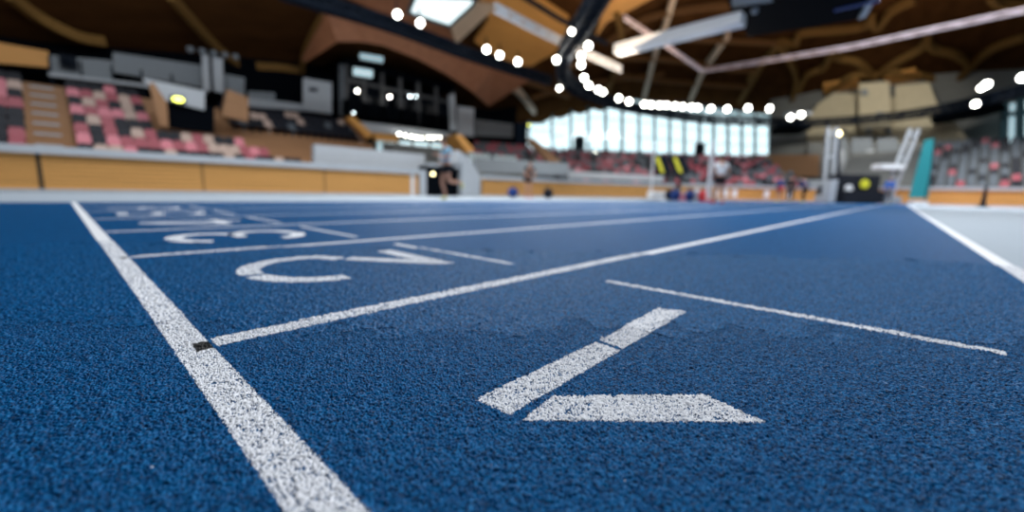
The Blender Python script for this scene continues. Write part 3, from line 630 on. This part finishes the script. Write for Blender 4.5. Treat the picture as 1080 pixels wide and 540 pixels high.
# pale straight ribs descending to the windows
for pxs, lb in (([(711, -6), (702, 25), (690, 60), (679, 104)], 'pale timber rib running down to the windows behind the white beam'),
                ([(768, 36), (755, 55), (742, 74), (728, 106)], 'pale timber rib from the scoreboard down to the windows'),
                ([(806, 62), (796, 82), (780, 108)], 'short timber rib right of the scoreboard rib'),
                ([(530, 86), (548, 98), (564, 118)], 'short pale timber rib above the left end of the windows')):
    rib(pxs, .4, .6, 'pale_timber' if lb[0] == 'p' or 'short pale' in lb else 'glulam', lb, group=None)
NODE = [(822, 44), (920, 18), (877, 56), (978, 41), (923, 80), (1024, 67)]
web = [([(600, 70), (640, 62), (690, 62)], 'crossing inside the ring bend'), ([(560, 104), (600, 92), (650, 84), (700, 78)], 'crossing above the left tall panes'), ([(520, 70), (560, 88), (600, 102)], 'crossing beside the arch'), ([(650, 10), (655, 50), (640, 98)], 'running down behind the white truss'), ([(822, 46), (840, 80), (835, 108)], 'running down right of the windows'),([(822, 44), (812, 58), (802, 70), (790, 84)], 'down-left of the scoreboard'), ([(877, 56), (868, 72), (850, 80), (843, 96)], 'curling down towards the grey bulkhead'),
       ([(877, 56), (885, 62), (905, 66), (923, 82)], 'between scoreboard and concrete tower'), ([(978, 41), (970, 52), (945, 66), (925, 80)], 'reaching the top of the concrete tower from above'),
       ([(978, 41), (985, 52), (1008, 58), (1024, 70)], 'above the right end of the concrete tower'), ([(1080, 40), (1050, 50), (1030, 64), (1024, 70)], 'at the right edge beneath the truss'),
       ([(822, 44), (840, 46), (845, 36), (905, 30), (920, 18)], 'just below the scoreboard'), ([(920, 18), (925, 30), (940, 12), (965, 0)], 'climbing from the scoreboard corner'),
       ([(923, 80), (900, 80), (880, 92), (870, 100)], 'arching over the left shoulder of the tower'), ([(923, 80), (945, 76), (985, 84), (1000, 100)], 'arching over the right shoulder of the tower'),
       ([(1024, 70), (1010, 84), (990, 90), (985, 104)], 'dropping beside the tower'), ([(1045, -4), (1055, 4), (1082, 8)], 'in the top right corner'),
       ([(700, 40), (735, 42), (780, 44), (822, 46)], 'crossing under the white beam'), ([(690, 62), (730, 66), (770, 74), (802, 74)], 'crossing midway above the windows'),
       ([(650, 78), (680, 84), (730, 88), (790, 92)], 'crossing low above the windows'), ([(640, 44), (680, 20), (740, 8), (770, 6)], 'crossing behind the white beam')]
for pxs, lb in web: rib(pxs, .32 if 'crossing' in lb else .42, .45 if 'crossing' in lb else .6, 'glulamd' if 'crossing' in lb else 'glulam', 'curved golden-brown timber rib '+lb, drop=.6)
# left dark leaf ribs
for pxs, lb in (([(10, -5), (40, 18), (80, 38), (110, 44)], 'dim timber rib above the pink seats at the left edge'), ([(180, -4), (210, 30), (235, 56), (270, 80)], 'dim timber rib above the spotlight mast'),
                ([(318, 78), (322, 55), (340, 20), (352, 12)], 'timber rib rising left of the glazed lounge'), ([(270, 70), (300, 72), (320, 76)], 'dim low timber rib left of the glazed lounge')):
    rib(pxs, .3, .45, 'glulam', lb)
# the big eyebrow arch band over the lounge, lit tone put into its colour, built as a deep curved soffit
up_ = [(322, 62), (334, 38), (346, 16), (372, 14), (404, 22), (440, 38), (480, 54), (520, 70), (560, 84)]
lo_ = [(322, 66), (338, 56), (356, 44), (380, 44), (404, 48), (440, 62), (474, 80), (500, 98), (516, 112)]
U_ = [onroof(x, y, 1.0) for x, y in up_]; L_ = [p+(EYE+ray(x, y)*(ray(x, y).dot(p-EYE)/ray(x, y).length_squared)-p) for (x, y), p in zip(lo_, [u.copy() for u in U_])]
mb = MB(); vs = []
for u, l in zip(U_, L_): vs += [u, l, l+Vector((0, .5, .25)), u+Vector((0, .5, .25))]
n_ = len(U_); fs = [(0, 1, 2, 3), tuple(4*(n_-1)+k for k in (3, 2, 1, 0))]
for i in range(n_-1):
    for k in range(4): fs.append((4*i+k, 4*i+4+k, 4*i+4+(k+1) % 4, 4*i+(k+1) % 4))
mb.add(vs, fs); tag(obj('arch_soffit', mb, 'roofl'), 'broad timber arch coloured as if lit, curving over the dark glazed lounge', 'roof arch', kind='structure')
def roofpanel(name, pxs, m, label, drop=.7, th=.25): return tag(obj(name, MB().prism([onroof(x, y, drop) for x, y in pxs], (0, 0, th)), m), label, 'roof patch', kind='structure')  # patches carry the lit look of the roof in their colour
roofpanel('lit_roof_patch', [(504, -6), (560, -6), (600, 20), (592, 52), (560, 70), (538, 68), (500, 44), (516, 20)], 'orange', 'timber roof patch coloured orange as if lit, between skylight and ring truss')
roofpanel('lit_roof_patch', [(655, -8), (700, -8), (640, 24), (628, 40), (636, 10)], 'orange', 'timber roof patch coloured orange as if lit, right of the ring truss')
roofpanel('lit_roof_patch', [(352, -8), (436, -8), (430, 14), (474, 30), (480, 50), (420, 22)], 'roofl', 'timber roof patch coloured reddish as if lit, left of the skylight')
roofpanel('lit_roof_patch', [(868, 90), (905, 84), (908, 94), (868, 98)], 'orange', 'timber roof patch coloured orange as if lit, left over the concrete tower')
roofpanel('lit_roof_patch', [(932, 82), (965, 74), (975, 84), (935, 90)], 'orange', 'timber roof patch coloured orange as if lit, right over the concrete tower')
# skylight with timber shaft
sk = empty('skylight', onroof(465, 10, 1), 'bright four-sided skylight with pale timber shaft in the roof', 'skylight')
Q = [onroof(431, 13, .9), onroof(438, -4, .9), onroof(500, -2, .9), onroof(499, 4, .9), onroof(474, 27, .9)]
obj('glass_pane', MB().prism(Q, (0, 0, .1)), mat('skylight_glass', (.9, 1, 1), .3, emit=(.85, .98, 1), estr=1.1), sk)
fr = MB()
for i in range(5): fr.beam(Q[i], Q[(i+1) % 5], .16, .2)
obj('frame', fr, 'frame', sk)
obj('shaft_side', MB().prism([onroof(475, 28, .9), onroof(501, 3, .9), onroof(524, 7, 1.2), onroof(481, 47, 1.2)], (0, 0, .15)), 'pale_timber', sk)
# ================================================================ RING TRUSS, BEAMS, LAMPS
RZ = 8.0
def truss(name, pts, label, wd=.7, m='dark', chord=.09, n=3):
    root = empty(name, pts[0], label, 'truss'); out = []
    P = [Vector(p) for p in pts]
    for i in range(len(P)-1):
        a = P[max(i-1, 0)]; b1 = P[i]; c = P[i+1]; d = P[min(i+2, len(P)-1)]
        for k in range(n):
            t = k/n; out.append(.5*((2*b1)+(c-a)*t+(2*a-5*b1+4*c-d)*t*t+(3*b1-a-3*c+d)*t**3))
    out.append(P[-1]); sides = [[], [], [], []]
    for i, p in enumerate(out):
        t = (out[min(i+1, len(out)-1)]-out[max(i-1, 0)]).normalized(); s = Vector((-t.y, t.x, 0)).normalized()
        for j, (u, v) in enumerate(((1, 1), (-1, 1), (-1, -1), (1, -1))): sides[j].append(p+s*u*wd/2+Vector((0, 0, v*wd/2)))
    for j in range(4): obj('chord', MB().tube(sides[j], chord, 6), m, root)
    br_ = MB()
    for i in range(len(out)-1):
        for j in range(4):
            a, b1 = (sides[j][i], sides[(j+1) % 4][i+1]) if i % 2 else (sides[(j+1) % 4][i], sides[j][i+1])
            br_.tube([a, b1], chord*.7, 5); br_.tube([sides[j][i], sides[(j+1) % 4][i]], chord*.6, 5)
    obj('bracing', br_, m, root)
    obj('cable_tray', MB().sweep(out, wd*.7, .15), m, root)
    return root
ringA = [atz(x, y, RZ) for x, y in ((296, -10), (330, 1), (370, 13), (420, 29), (480, 52), (520, 66), (550, 76), (580, 85))]
truss('lighting_truss', ringA, 'long black lighting truss crossing the top left towards the windows', .42)
ringB = [atz(x, y, RZ) for x, y in ((636, -12), (626, 6), (612, 30), (596, 56), (594, 78), (606, 92), (626, 102), (660, 112), (705, 120), (750, 126), (800, 128), (845, 130), (900, 127), (950, 122), (1000, 114), (1040, 105), (1100, 90))]
truss('ring_truss', ringB, 'black curved ring truss hung with round floodlights before the windows', .62, n=4)
lamps = [(419, 15), (443, 24), (513, 52), (527, 58), (546, 65), (587, 63), (603, 33), (620.5, 48), (613, 59), (613, 68), (616, 82), (621, 90), (631, 94.5), (636, 97), (652.5, 103.6), (663.6, 107), (679.5, 110), (687, 110.5), (696, 111), (703, 111), (712, 112), (720, 112.5), (729.5, 113), (736, 113.5), (750, 114.5), (767, 115), (789, 114), (811.7, 114.5), (834, 123.6), (845, 121), (1029, 109.6), (1041, 89), (1035, 93), (1078.5, 82), (590, 93)]
LL = ['left one of the pair beside the skylight', 'right one of the pair beside the skylight', 'first of three under the skylight shaft', 'middle of three under the skylight shaft', 'last of three under the skylight shaft',
      'alone left of the ring truss bend', 'small pinkish one on the ring truss near the top', 'on the right side of the ring truss, top']
floodproto = None
for i, (px, py) in enumerate(lamps):
    z = RZ-.45 if i > 4 else RZ-.1
    p = atz(px, py, z); dist = (p-EYE).length
    lb = 'round white floodlight, ' + (LL[i] if i < len(LL) else 'number %d along the ring truss counted from the top bend' % (i-6) if i < 30 else ['flat-looking one at the right over the dark fitting', 'bright one on the right end of the truss', 'dimmer one next to the bright right one', 'at the very right edge', 'flat-looking one left of the truss bend'][i-30])
    root = empty('floodlight', p, lb, 'floodlight', 'floodlights on the trusses')
    to = (Vector((4, 3, 0))-p).normalized(); r = {6: .16, 32: .16, 30: .2, 34: .16}.get(i, .215)*.92*(dist/38)**.5
    obj('lamp_lens', MB().ball(p+to*.1, r, 10, 6), 'lens', root)
    mbh = MB(); mbh.tube([p-to*.45, p-to*.3, p-to*.02], [r*.5, r*1.05, r*1.25], 10); obj('housing', mbh, 'dark', root)
    obj('bracket', MB().box(p-to*.3+Vector((0, 0, .25)), (.06, .06, .6)), 'dark', root)
for i, (px, py, d, m, r, lb) in enumerate(((628, 160.5, 50, 'lens', .1, 'small round lamp under the tall window panes'), (1038, 149, 45, 'lens', .12, 'single round lamp above the far right seats'), (885, 141, 31.8, 'lensw', .16, 'warm yellowish lamp on a pole before the tower'), (558, 132, 44, 'lensy', .1, 'small amber lamp left of the tall windows'))):
    p = atd(px, py, d); root = empty('wall_lamp', p, lb, 'lamp'); obj('lamp_lens', MB().ball(p, r, 10, 6), m, root); obj('housing', MB().box(p+fwd*.3, (.3, .3, .5)), 'dark', root)
# hanging dark fittings under the truss ends
for pxs, lb, d in ((((826, 130), (856, 130), (856, 136), (826, 137)), 'dark boxy fitting hanging under the truss left of the tower', 44), (((1004, 116), (1058, 108), (1062, 116), (1008, 124)), 'dark boxy fitting hanging under the truss right of the tower', 37)):
    tag(obj('hanging_fitting', MB().prism([atd(x, y, d) for x, y in pxs], fwd*2), 'black'), lb, 'fitting')
    p = atd(sum(x for x, y in pxs)/4, pxs[0][1]-6, d); tag(obj('reflector', MB().box(p+Vector((0, 0, .35)), (1.2, 2.2, .35), .6), 'lgrey'), 'pale reflector box '+lb.split('hanging ')[1], 'reflector')
# white straight bars
tag(obj('white_beam', MB().beam(atz(651, 53, 8.4), atz(784, 20, 8.4), .75, .5), 'white'), 'thick white beam running up to the black scoreboard', 'beam', kind='thing')
def wtruss(name, pts, label, r=.09, off=.35, m='white'):
    root = empty(name, pts[0], label, 'truss'); o = [Vector((0, 0, off/2)), Vector((0, 0, -off/2))]
    for k in o: obj('chord', MB().tube([p+k for p in pts], r, 6), m, root)
    z = MB()
    for a, b1 in zip(pts[:-1], pts[1:]):
        n = max(2, int((b1-a).length/.9))
        for i in range(n): z.tube([a.lerp(b1, i/n)+o[i % 2], a.lerp(b1, (i+1)/n)+o[(i+1) % 2]], r*.8, 5)
    obj('bracing', z, m, root); return root
wtruss('white_truss', [atz(522, 8, 8.9), atz(590, 43, 8.8), atz(655, 73, 8.7)], 'white slanting truss crossing the black ring truss', .10, .3)
wtruss('white_truss', [atz(658, 18, 9.6), atz(700, 46, 9.6), atz(741, 75, 9.6)], 'thin pinkish-white truss descending behind the white beam', .05, .2, 'rosy')
wtruss('white_truss', [atz(741, 75, 9.6), atz(900, 49, 9.3), atz(1090, 9, 9.0)], 'long thin pinkish-white truss rising to the right edge', .05, .2, 'rosy')
tag(obj('black_duct', MB().tube([onroof(548, -6, 2.2), onroof(590, 20, 2.2), onroof(640, 46, 2.2)], .16, 8), 'dark'), 'thin black duct beside the white slanting truss', 'duct')
# scoreboard cube
sb = empty('scoreboard', atz(840, 20, 9.2), 'big black scoreboard box hanging at the top of the hall', 'scoreboard')
F = [atz(790, 39, 9), atz(904, 21, 9), atz(922, -14, 9), atz(762, -14, 9), atz(772, 14, 9)]
obj('casing', MB().prism(F, (0, 0, 3)), 'black', sb)
obj('screen', MB().prism([atz(792, 37, 9.15)-Vector((.1, 0, 0)), atz(903, 19.5, 9.15)-Vector((.1, 0, 0)), atz(903, 19.5, 9.15)+Vector((-.1, 0, 2.2)), atz(792, 37, 9.15)+Vector((-.1, 0, 2.2))], (-.03, 0, 0)), 'dark', sb)
obj('corner_trim', MB().prism([atz(905, 21, 9.1), atz(924, -12, 9.1), atz(930, -12, 9.1), atz(913, 18, 9.1)], (0, 0, 1.6)), 'lgrey', sb)
obj('blue_edge', MB().box(atz(903, 6, 8.98), (.25, 1.6, .05)), mat('blue_trim', (.02, .06, .22), .4), sb)
obj('panel', MB().prism([atz(772, 8, 8.95), atz(815, 2, 8.95), atz(812, -8, 8.95), atz(772, -6, 8.95)], (0, 0, .05)), 'grey', sb)
obj('round_sensor', MB().ball(atz(796, 11, 8.9), .16, 8, 6), 'lgrey', sb)
for px in (800, 880): a = atz(px, 0, 11.9); obj('cable', MB().tube([a, a+Vector((0, 0, 3.5))], .03, 5), 'dark', sb)
# ================================================================ SPORTS EQUIPMENT
def GP(px, py): return atz(px, py, 0)
# pole vault area
q = atd(905, 212, 27.5); q.z = 0
vm = empty('vault_mat', q, 'big black vault landing mat with yellow round mark', 'mat')
ax = (rgt0, Vector((fwd.x, fwd.y, 0)).normalized(), Vector((0, 0, 1)))
MBx = lambda c, d: MB().box(c, d, axes=ax)
obj('mat_body', MBx(q+Vector((0, 0, .95))+ax[1]*.65, (2.7, 1.1, 1.9)), 'blackc', vm)
obj('front_bolster', MBx(q+Vector((0, 0, .45))-ax[1]*.2, (2.6, .5, .8)), 'blackc', vm)
obj('yellow_mark', MB().tube([q+ax[0]*.25+Vector((0, 0, 1.3)), q+ax[0]*.25+Vector((0, 0, 1.3))-ax[1]*.06], .3, 16), 'yellow', vm)
obj('white_cover', MBx(q-ax[0]*1.6+Vector((0, 0, .8))+ax[1]*.4, (.4, .5, 1.5)), 'lgrey', vm)
obj('white_mark', MB().tube([q-ax[0]*.75+Vector((0, 0, .98))-ax[1]*.0, q-ax[0]*.75+Vector((0, 0, .98))-ax[1]*.06], .26, 14), 'white', vm)
for dx, lb in ((-1.9, 'left'), (2.1, 'right')):
    b0 = atd(872 if dx < 0 else 936, 211, 29.6); b0.z = 0; st_ = empty('vault_upright', b0, 'silver vault upright frame at the %s of the black mat' % lb, 'upright')
    lean = .25 if dx < 0 else 1.1
    obj('base', MBx(b0+Vector((0, 0, .3)), (.9, 1.2, .5)), 'lgrey', st_)
    for s in (-.28, .28): obj('post', MB().beam(b0+ax[0]*s+Vector((0, 0, .5)), b0+ax[0]*(s+(lean if dx > 0 else -.3))+Vector((0, 0, 5.2)), .16, .16, ax[1]), 'lgrey', st_)
    for z in (1.8, 3.2, 4.8): obj('crosspiece', MBx(b0+ax[0]*((lean if dx > 0 else -.3)*(z/5.2))+Vector((0, 0, z)), (.7, .1, .12)), 'lgrey', st_)
    if dx > 0: obj('tray', MBx(b0+ax[0]*-.3+Vector((0, 0, 2.6)), (1.6, .9, .35)), 'white', st_)
p0 = atd(884, 213, 32); p0.z = 0; p1 = atd(884, 143, 32)
tag(obj('lamp_pole', MB().tube([p0, p1], .11, 8), 'dark'), 'dark pole carrying the warm yellowish lamp before the tower', 'pole')
# teal banner
bn = empty('teal_banner', atz(969, 214, 0), 'tall leaning teal fabric banner at the right of the black mat', 'banner')
DB = 27
obj('cloth', MB().prism([atd(976, 148, DB), atd(986, 146, DB), atd(979, 209, DB), atd(959, 209, DB)], ax[1]*.06), 'teal', bn)
obj('pole', MB().tube([atd(986, 143, DB), atd(982, 180, DB), atd(975, 213, DB)], .04, 8), 'dark', bn)
obj('foot', MBx(Vector((atd(968, 213, DB).x, atd(968, 213, DB).y, .13)), (.9, .5, .26)), 'white', bn)
p0 = atd(1037, 214, 24); p0.z = 0; pg = empty('marker_post', p0, 'small grey post standing on the pale floor at the right', 'post')
obj('post', MB().tube([p0, p0+Vector((0, 0, 1.1))], [.13, .07], 8), 'dark', pg); obj('base', MB().box(p0+Vector((0, 0, .04)), (.5, .5, .08)), 'dark', pg); obj('top', MB().ball(p0+Vector((0, 0, 1.12)), .09, 8, 6), 'dark', pg)
# white net posts
for px, d, lb in ((686, 24, 'white post left of the equipment pile'), (746.5, 22, 'white post left of the white-shirted person')):
    p0 = atd(px, 211, d); p0.z = 0; p1 = atd(px, 150, d); r_ = empty('net_post', p0, 'tall slim '+lb, 'post')
    obj('pole', MB().tube([p0, (p0.x, p0.y, p1.z)], .055 if px < 700 else .1, 8), 'white', r_); obj('base', MB().box(p0+Vector((0, 0, .05)), (.7, .7, .1)), 'redc' if px > 700 else 'lgrey', r_)
# yellow and black mascot-free sign shapes: two leaning boards
for px, lb, dx in ((697, 'left', -1), (716, 'right', 1)):
    a_ = empty('leaning_board', atd(px, 184, 33), '%s leaning black board with yellow stripe, above the barrier' % lb, 'board')
    obj('board', MB().prism([atd(px-11, 164, 33), atd(px+6, 164, 33), atd(px+12, 184, 33), atd(px-4, 185, 33)], fwd*.15), 'dark', a_)
    obj('yellow_stripe', MB().prism([atd(px-6, 166, 32.9), atd(px-2, 166, 32.9), atd(px+4, 182, 32.9), atd(px, 182, 32.9)], fwd*.05), 'yellow', a_)
# hurdles and a heap of bags / crash mats round x 700..745
for i, (px, c, w_, h_, lb) in enumerate(((695, 'whitec', 1.1, .5, 'white'), (735, 'lgrey', 1.2, .55, 'grey'), (716, 'pink', .8, .42, 'pink'))):
    p0 = atd(px, 211, 24.5-i*.2); p0.z = 0; r_ = empty('crash_mat', p0, 'low %s crash mat lying near the tall white posts' % lb, 'mat')
    obj('cover', MBx(p0+Vector((0, 0, h_/2)), (w_, 1.0, h_)), c, r_); obj('seam_band', MBx(p0+Vector((0, 0, h_*.5)), (w_+.02, 1.02, .05)), 'grey', r_)
for i, (px, c, lb) in enumerate(((706, 'dark', 'dark'), (712, 'navy', 'navy'), (727, 'navy', 'blue'), (741, 'redc', 'red'))):
    p0 = atd(px, 211, 22.6-.7*(px==712)); p0.z = 0; r_ = empty('sports_bag', p0, '%s sports bag by the low crash mats' % lb, 'bag')
    obj('bag_body', MB().ball(p0+Vector((0, 0, .3)), .3, 12, 8, (1.2, .8, 1)), c, r_, True); obj('strap', MB().tube([p0+rgt0*-.2+Vector((0, 0, .5)), p0+Vector((0, 0, .72)), p0+rgt0*.2+Vector((0, 0, .5))], .02, 6), 'blackc', r_)
for px, c, lb in ((541, 'navy', 'dark blue'), (578, 'blackc', 'black')):
    p0 = atd(px, 207.5, 20.5); p0.z = 0; r_ = empty('sports_bag', p0, '%s bag on the floor at the foot of the second barrier' % lb, 'bag')
    obj('bag_body', MB().ball(p0+Vector((0, 0, .25)), .26, 12, 8, (1.3, .8, .95)), c, r_, True); obj('strap', MB().tube([p0+rgt0*-.2+Vector((0, 0, .4)), p0+Vector((0, 0, .6)), p0+rgt0*.2+Vector((0, 0, .4))], .02, 6), 'blackc', r_)
# dark kit trolley in the tunnel mouth
# ================================================================ PEOPLE
def skin_mesh(name, nodes, edges, m, sub=2):
    me = bpy.data.meshes.new(name); me.from_pydata([n[0] for n in nodes], edges, []); o = bpy.data.objects.new(name, me); COL.objects.link(o)
    sm = o.modifiers.new('s', 'SKIN'); sm.use_smooth_shade = True; ss = o.modifiers.new('u', 'SUBSURF'); ss.levels = ss.render_levels = sub
    if not me.skin_vertices: me.attributes  # layer is created by the modifier
    sv = me.skin_vertices[0].data
    for i, n in enumerate(nodes):
        r = n[1]; sv[i].radius = r if isinstance(r, tuple) else (r, r); sv[i].use_root = (i == 0)
    bpy.context.view_layer.update(); dg = bpy.context.evaluated_depsgraph_get()
    out = bpy.data.meshes.new_from_object(o.evaluated_get(dg)); out.name = name; bpy.data.objects.remove(o); out.materials.clear(); out.materials.append(M[m]); out.shade_smooth(); return out
def person(px, depth, hgt, heading, label, J, top, shorts, shoe='shoe', sleeves=True, longs=False, group=None, hair='hairm', bare=False):
    """J: joint positions in a 1.75 m figure, x to its left, y forward, z up"""
    p0 = atd(px, 212, depth); p0.z = 0
    root = empty('person', p0, label, 'person', group); root.rotation_euler.z = heading; s = hgt/1.75; root.scale = (s, s, s)
    V = {k: Vector(v) for k, v in J.items()}
    nodes = []; edges = []; ix = {}
    def nd(k, p, r, par=None):
        ix[k] = len(nodes); nodes.append((tuple(p), r))
        if par is not None: edges.append((ix[par], ix[k]))
    nd('pel', V['pel'], (.145, .10)); nd('waist', V['pel'].lerp(V['neck'], .35), (.125, .095), 'pel'); nd('chest', V['pel'].lerp(V['neck'], .75), (.155, .11), 'waist')
    nd('neck', V['neck'], .052, 'chest'); hd = V['head']; f = V.get('look', Vector((0, 1, 0))).normalized()
    nd('jaw', V['neck'].lerp(hd, .5)+f*.02, .062, 'neck'); nd('skull', hd, (.078, .09), 'jaw'); nd('crown', hd+Vector((0, 0, .07)), .07, 'skull')
    nd('nose', hd-Vector((0, 0, .015))+f*.105, .016, 'skull')
    for sd, sg in (('L', 1), ('R', -1)):
        sh, el, wr = V['sh'+sd], V['el'+sd], V['wr'+sd]
        nd('sh'+sd, sh, .052, 'chest'); nd('ua'+sd, sh.lerp(el, .4), .046, 'sh'+sd); nd('el'+sd, el, .036, 'ua'+sd); nd('fa'+sd, el.lerp(wr, .35), .037, 'el'+sd); nd('wr'+sd, wr, .024, 'fa'+sd)
        d = (wr-el).normalized(); side = d.cross(Vector((0, 1, 0.01))).normalized(); nd('pa'+sd, wr+d*.05, (.034, .018), 'wr'+sd)
        nr = d.cross(side)
        for k in range(4):
            o_ = side*(.024-.016*k); l = (.07, .08, .075, .06)[k]
            nd('f%d%s' % (k, sd), wr+d*.095+o_, .0095, 'pa'+sd); nd('g%d%s' % (k, sd), wr+d*(.095+l*.5)+o_+nr*.006, .0085, 'f%d%s' % (k, sd)); nd('h%d%s' % (k, sd), wr+d*(.095+l*.9)+o_+nr*.028, .0075, 'g%d%s' % (k, sd))
        nd('t'+sd, wr+d*.04+side*.045, .011, 'pa'+sd); nd('u'+sd, wr+d*.08+side*.062, .009, 't'+sd)
        hp, kn, an = V['hp'+sd], V['kn'+sd], V['an'+sd]
        nd('hp'+sd, hp, .088, 'pel'); nd('th'+sd, hp.lerp(kn, .5), .074, 'hp'+sd); nd('kn'+sd, kn, .052, 'th'+sd); nd('ca'+sd, kn.lerp(an, .35), .056, 'kn'+sd); nd('an'+sd, an, .034, 'ca'+sd)
        ft = V.get('ft'+sd, Vector((0, .16, -.05))); nd('ba'+sd, an+ft*.9, (.036, .024), 'an'+sd)
    body = bpy.data.objects.new('body', skin_mesh('body', nodes, edges, 'skin', 1)); COL.objects.link(body); body.parent = root
    def chain(nm, chs, m, sub=2):
        N_ = []; E_ = []; keys = {}
        for ch in chs:
            prev = None
            for p, r in ch:
                k = tuple(round(c, 4) for c in p)
                if k not in keys: keys[k] = len(N_); N_.append((tuple(p), r))
                if prev is not None: E_.append((prev, keys[k]))
                prev = keys[k]
        o = bpy.data.objects.new(nm, skin_mesh(nm, N_, E_, m, sub)); COL.objects.link(o); o.parent = root
    if not bare:
        ch = [[(V['pel']+Vector((0, 0, .03)), (.16, .118)), (V['pel'].lerp(V['neck'], .35), (.148, .115)), (V['pel'].lerp(V['neck'], .75), (.178, .13)), (V['pel'].lerp(V['neck'], .95), .07)]]
        for sd in 'LR':
            e = V['sh'+sd].lerp(V['el'+sd], .55) if sleeves != 'long' else V['wr'+sd]
            c_ = [(V['pel'].lerp(V['neck'], .75), (.178, .13)), (V['sh'+sd], .068)]
            if sleeves == 'long': c_.append((V['el'+sd], .052))
            c_.append((e, .06 if sleeves != 'long' else .036)); ch.append(c_)
        chain('jacket' if sleeves == 'long' else 'shirt', ch, top)
    ch = []
    for sd in 'LR':
        c_ = [(V['pel'], (.165, .12)), (V['hp'+sd], .105), (V['hp'+sd].lerp(V['kn'+sd], .5), .096)]
        if longs: c_ += [(V['kn'+sd], .074), (V['kn'+sd].lerp(V['an'+sd], .35), .074), (V['an'+sd]+Vector((0, 0, .02)), .052)]
        ch.append(c_)
    chain('trousers' if longs else 'shorts', ch, shorts)
    for sd in 'LR':
        an = V['an'+sd]; ft = V.get('ft'+sd, Vector((0, .16, -.05)))
        N_ = [(an-ft*.2+Vector((0, 0, -.02)), .046), (an+ft*.45+Vector((0, 0, -.012)), (.048, .042)), (an+ft, (.045, .03))]
        o = bpy.data.objects.new('shoe', skin_mesh('shoe', [(tuple(p), r) for p, r in N_], [(0, 1), (1, 2)], shoe)); COL.objects.link(o); o.parent = root
    hm = MB(); hm.ball(hd+Vector((0, 0, .055))-f*.02, .103, 14, 10, (.88, .98, .86)); o = bpy.data.objects.new('hair', hm.mesh('hair', hair, True)); COL.objects.link(o); o.parent = root
    sdv = f.cross(Vector((0, 0, 1)))
    for g_ in (-1, 1):
        o = bpy.data.objects.new('eye', MB().ball(hd+f*.083+sdv*g_*.03+Vector((0, 0, .012)), .011, 8, 6).mesh('eye', 'eye', True)); COL.objects.link(o); o.parent = root
        o = bpy.data.objects.new('ear', MB().ball(hd+sdv*g_*.082, .028, 8, 6, (.4, .7, 1)).mesh('ear', 'skin', True)); COL.objects.link(o); o.parent = root
    return root
STAND = dict(pel=(0, 0, .95), neck=(0, .01, 1.48), head=(0, .03, 1.62), shL=(.18, 0, 1.41), shR=(-.18, 0, 1.41), elL=(.23, -.02, 1.12), elR=(-.23, -.02, 1.12), wrL=(.23, .06, .88), wrR=(-.23, .06, .88),
             hpL=(.09, 0, .90), hpR=(-.09, 0, .90), knL=(.11, .02, .49), knR=(-.11, .02, .49), anL=(.12, -.02, .09), anR=(-.12, -.02, .09))
RUN = dict(STAND, pel=(0, 0, .97), neck=(0, .06, 1.50), head=(0, .10, 1.64), elL=(.26, -.16, 1.16), wrL=(.2, .06, 1.08), elR=(-.25, .08, 1.16), wrR=(-.12, .3, 1.22),
           knR=(-.09, -.02, .53), anR=(-.06, -.46, .50), knL=(.10, .10, .52), anL=(.09, -.03, .09)); RUN['ftR'] = Vector((0, -.02, -.17))
BACK = dict(STAND, elL=(.27, -.05, 1.14), elR=(-.27, -.05, 1.14), wrL=(.22, .12, .98), wrR=(-.22, .12, .98), anL=(.13, -.08, .09), knL=(.12, .05, .49), anR=(-.10, .1, .09), knR=(-.09, .08, .49))
BEND = dict(STAND, pel=(0, -.08, .95), neck=(0, .10, 1.44), head=(0, .19, 1.56), shL=(.18, .08, 1.37), shR=(-.18, .08, 1.37), elL=(.24, .16, 1.12), elR=(-.24, .16, 1.12), wrL=(.16, .3, .98), wrR=(-.16, .3, .98), hpL=(.09, -.06, .9), hpR=(-.09, -.06, .9))
AWAY = math.atan2(fwd.y, fwd.x)-math.pi/2
person(471, 12.3, 1.80, AWAY+math.radians(125), 'runner in light blue shirt and black shorts, one foot kicked up behind', RUN, 'ltblue', 'blackc')
person(557, 19.2, 1.76, AWAY+math.radians(200), 'bare-armed runner in black vest and shorts before the second barrier', BEND, 'blackc', 'blackc', shoe='redc', sleeves=True)
person(757.5, 15.2, 1.78, AWAY, 'person seen from behind in white t-shirt and black shorts', BACK, 'whitec', 'blackc', shoe='redc')
person(821, 26.5, 1.72, AWAY+.3, 'person in navy top and red shorts, first of the three standing together', STAND, 'navy', 'redc', sleeves='long')
person(832.5, 27.0, 1.78, AWAY-.3, 'person all in black, middle of the three standing together', STAND, 'blackc', 'blackc', sleeves='long', longs=True)
person(847, 26.5, 1.72, AWAY+.8, 'person in dark clothes and blue sleeves, last of the three standing together', BEND, 'navy', 'blackc', sleeves='long', longs=True)
person(936, 26.0, 1.72, AWAY+2.6, 'person in blue jacket standing at the right side of the black mat', STAND, 'bluec', 'greyp', sleeves='long', longs=True)
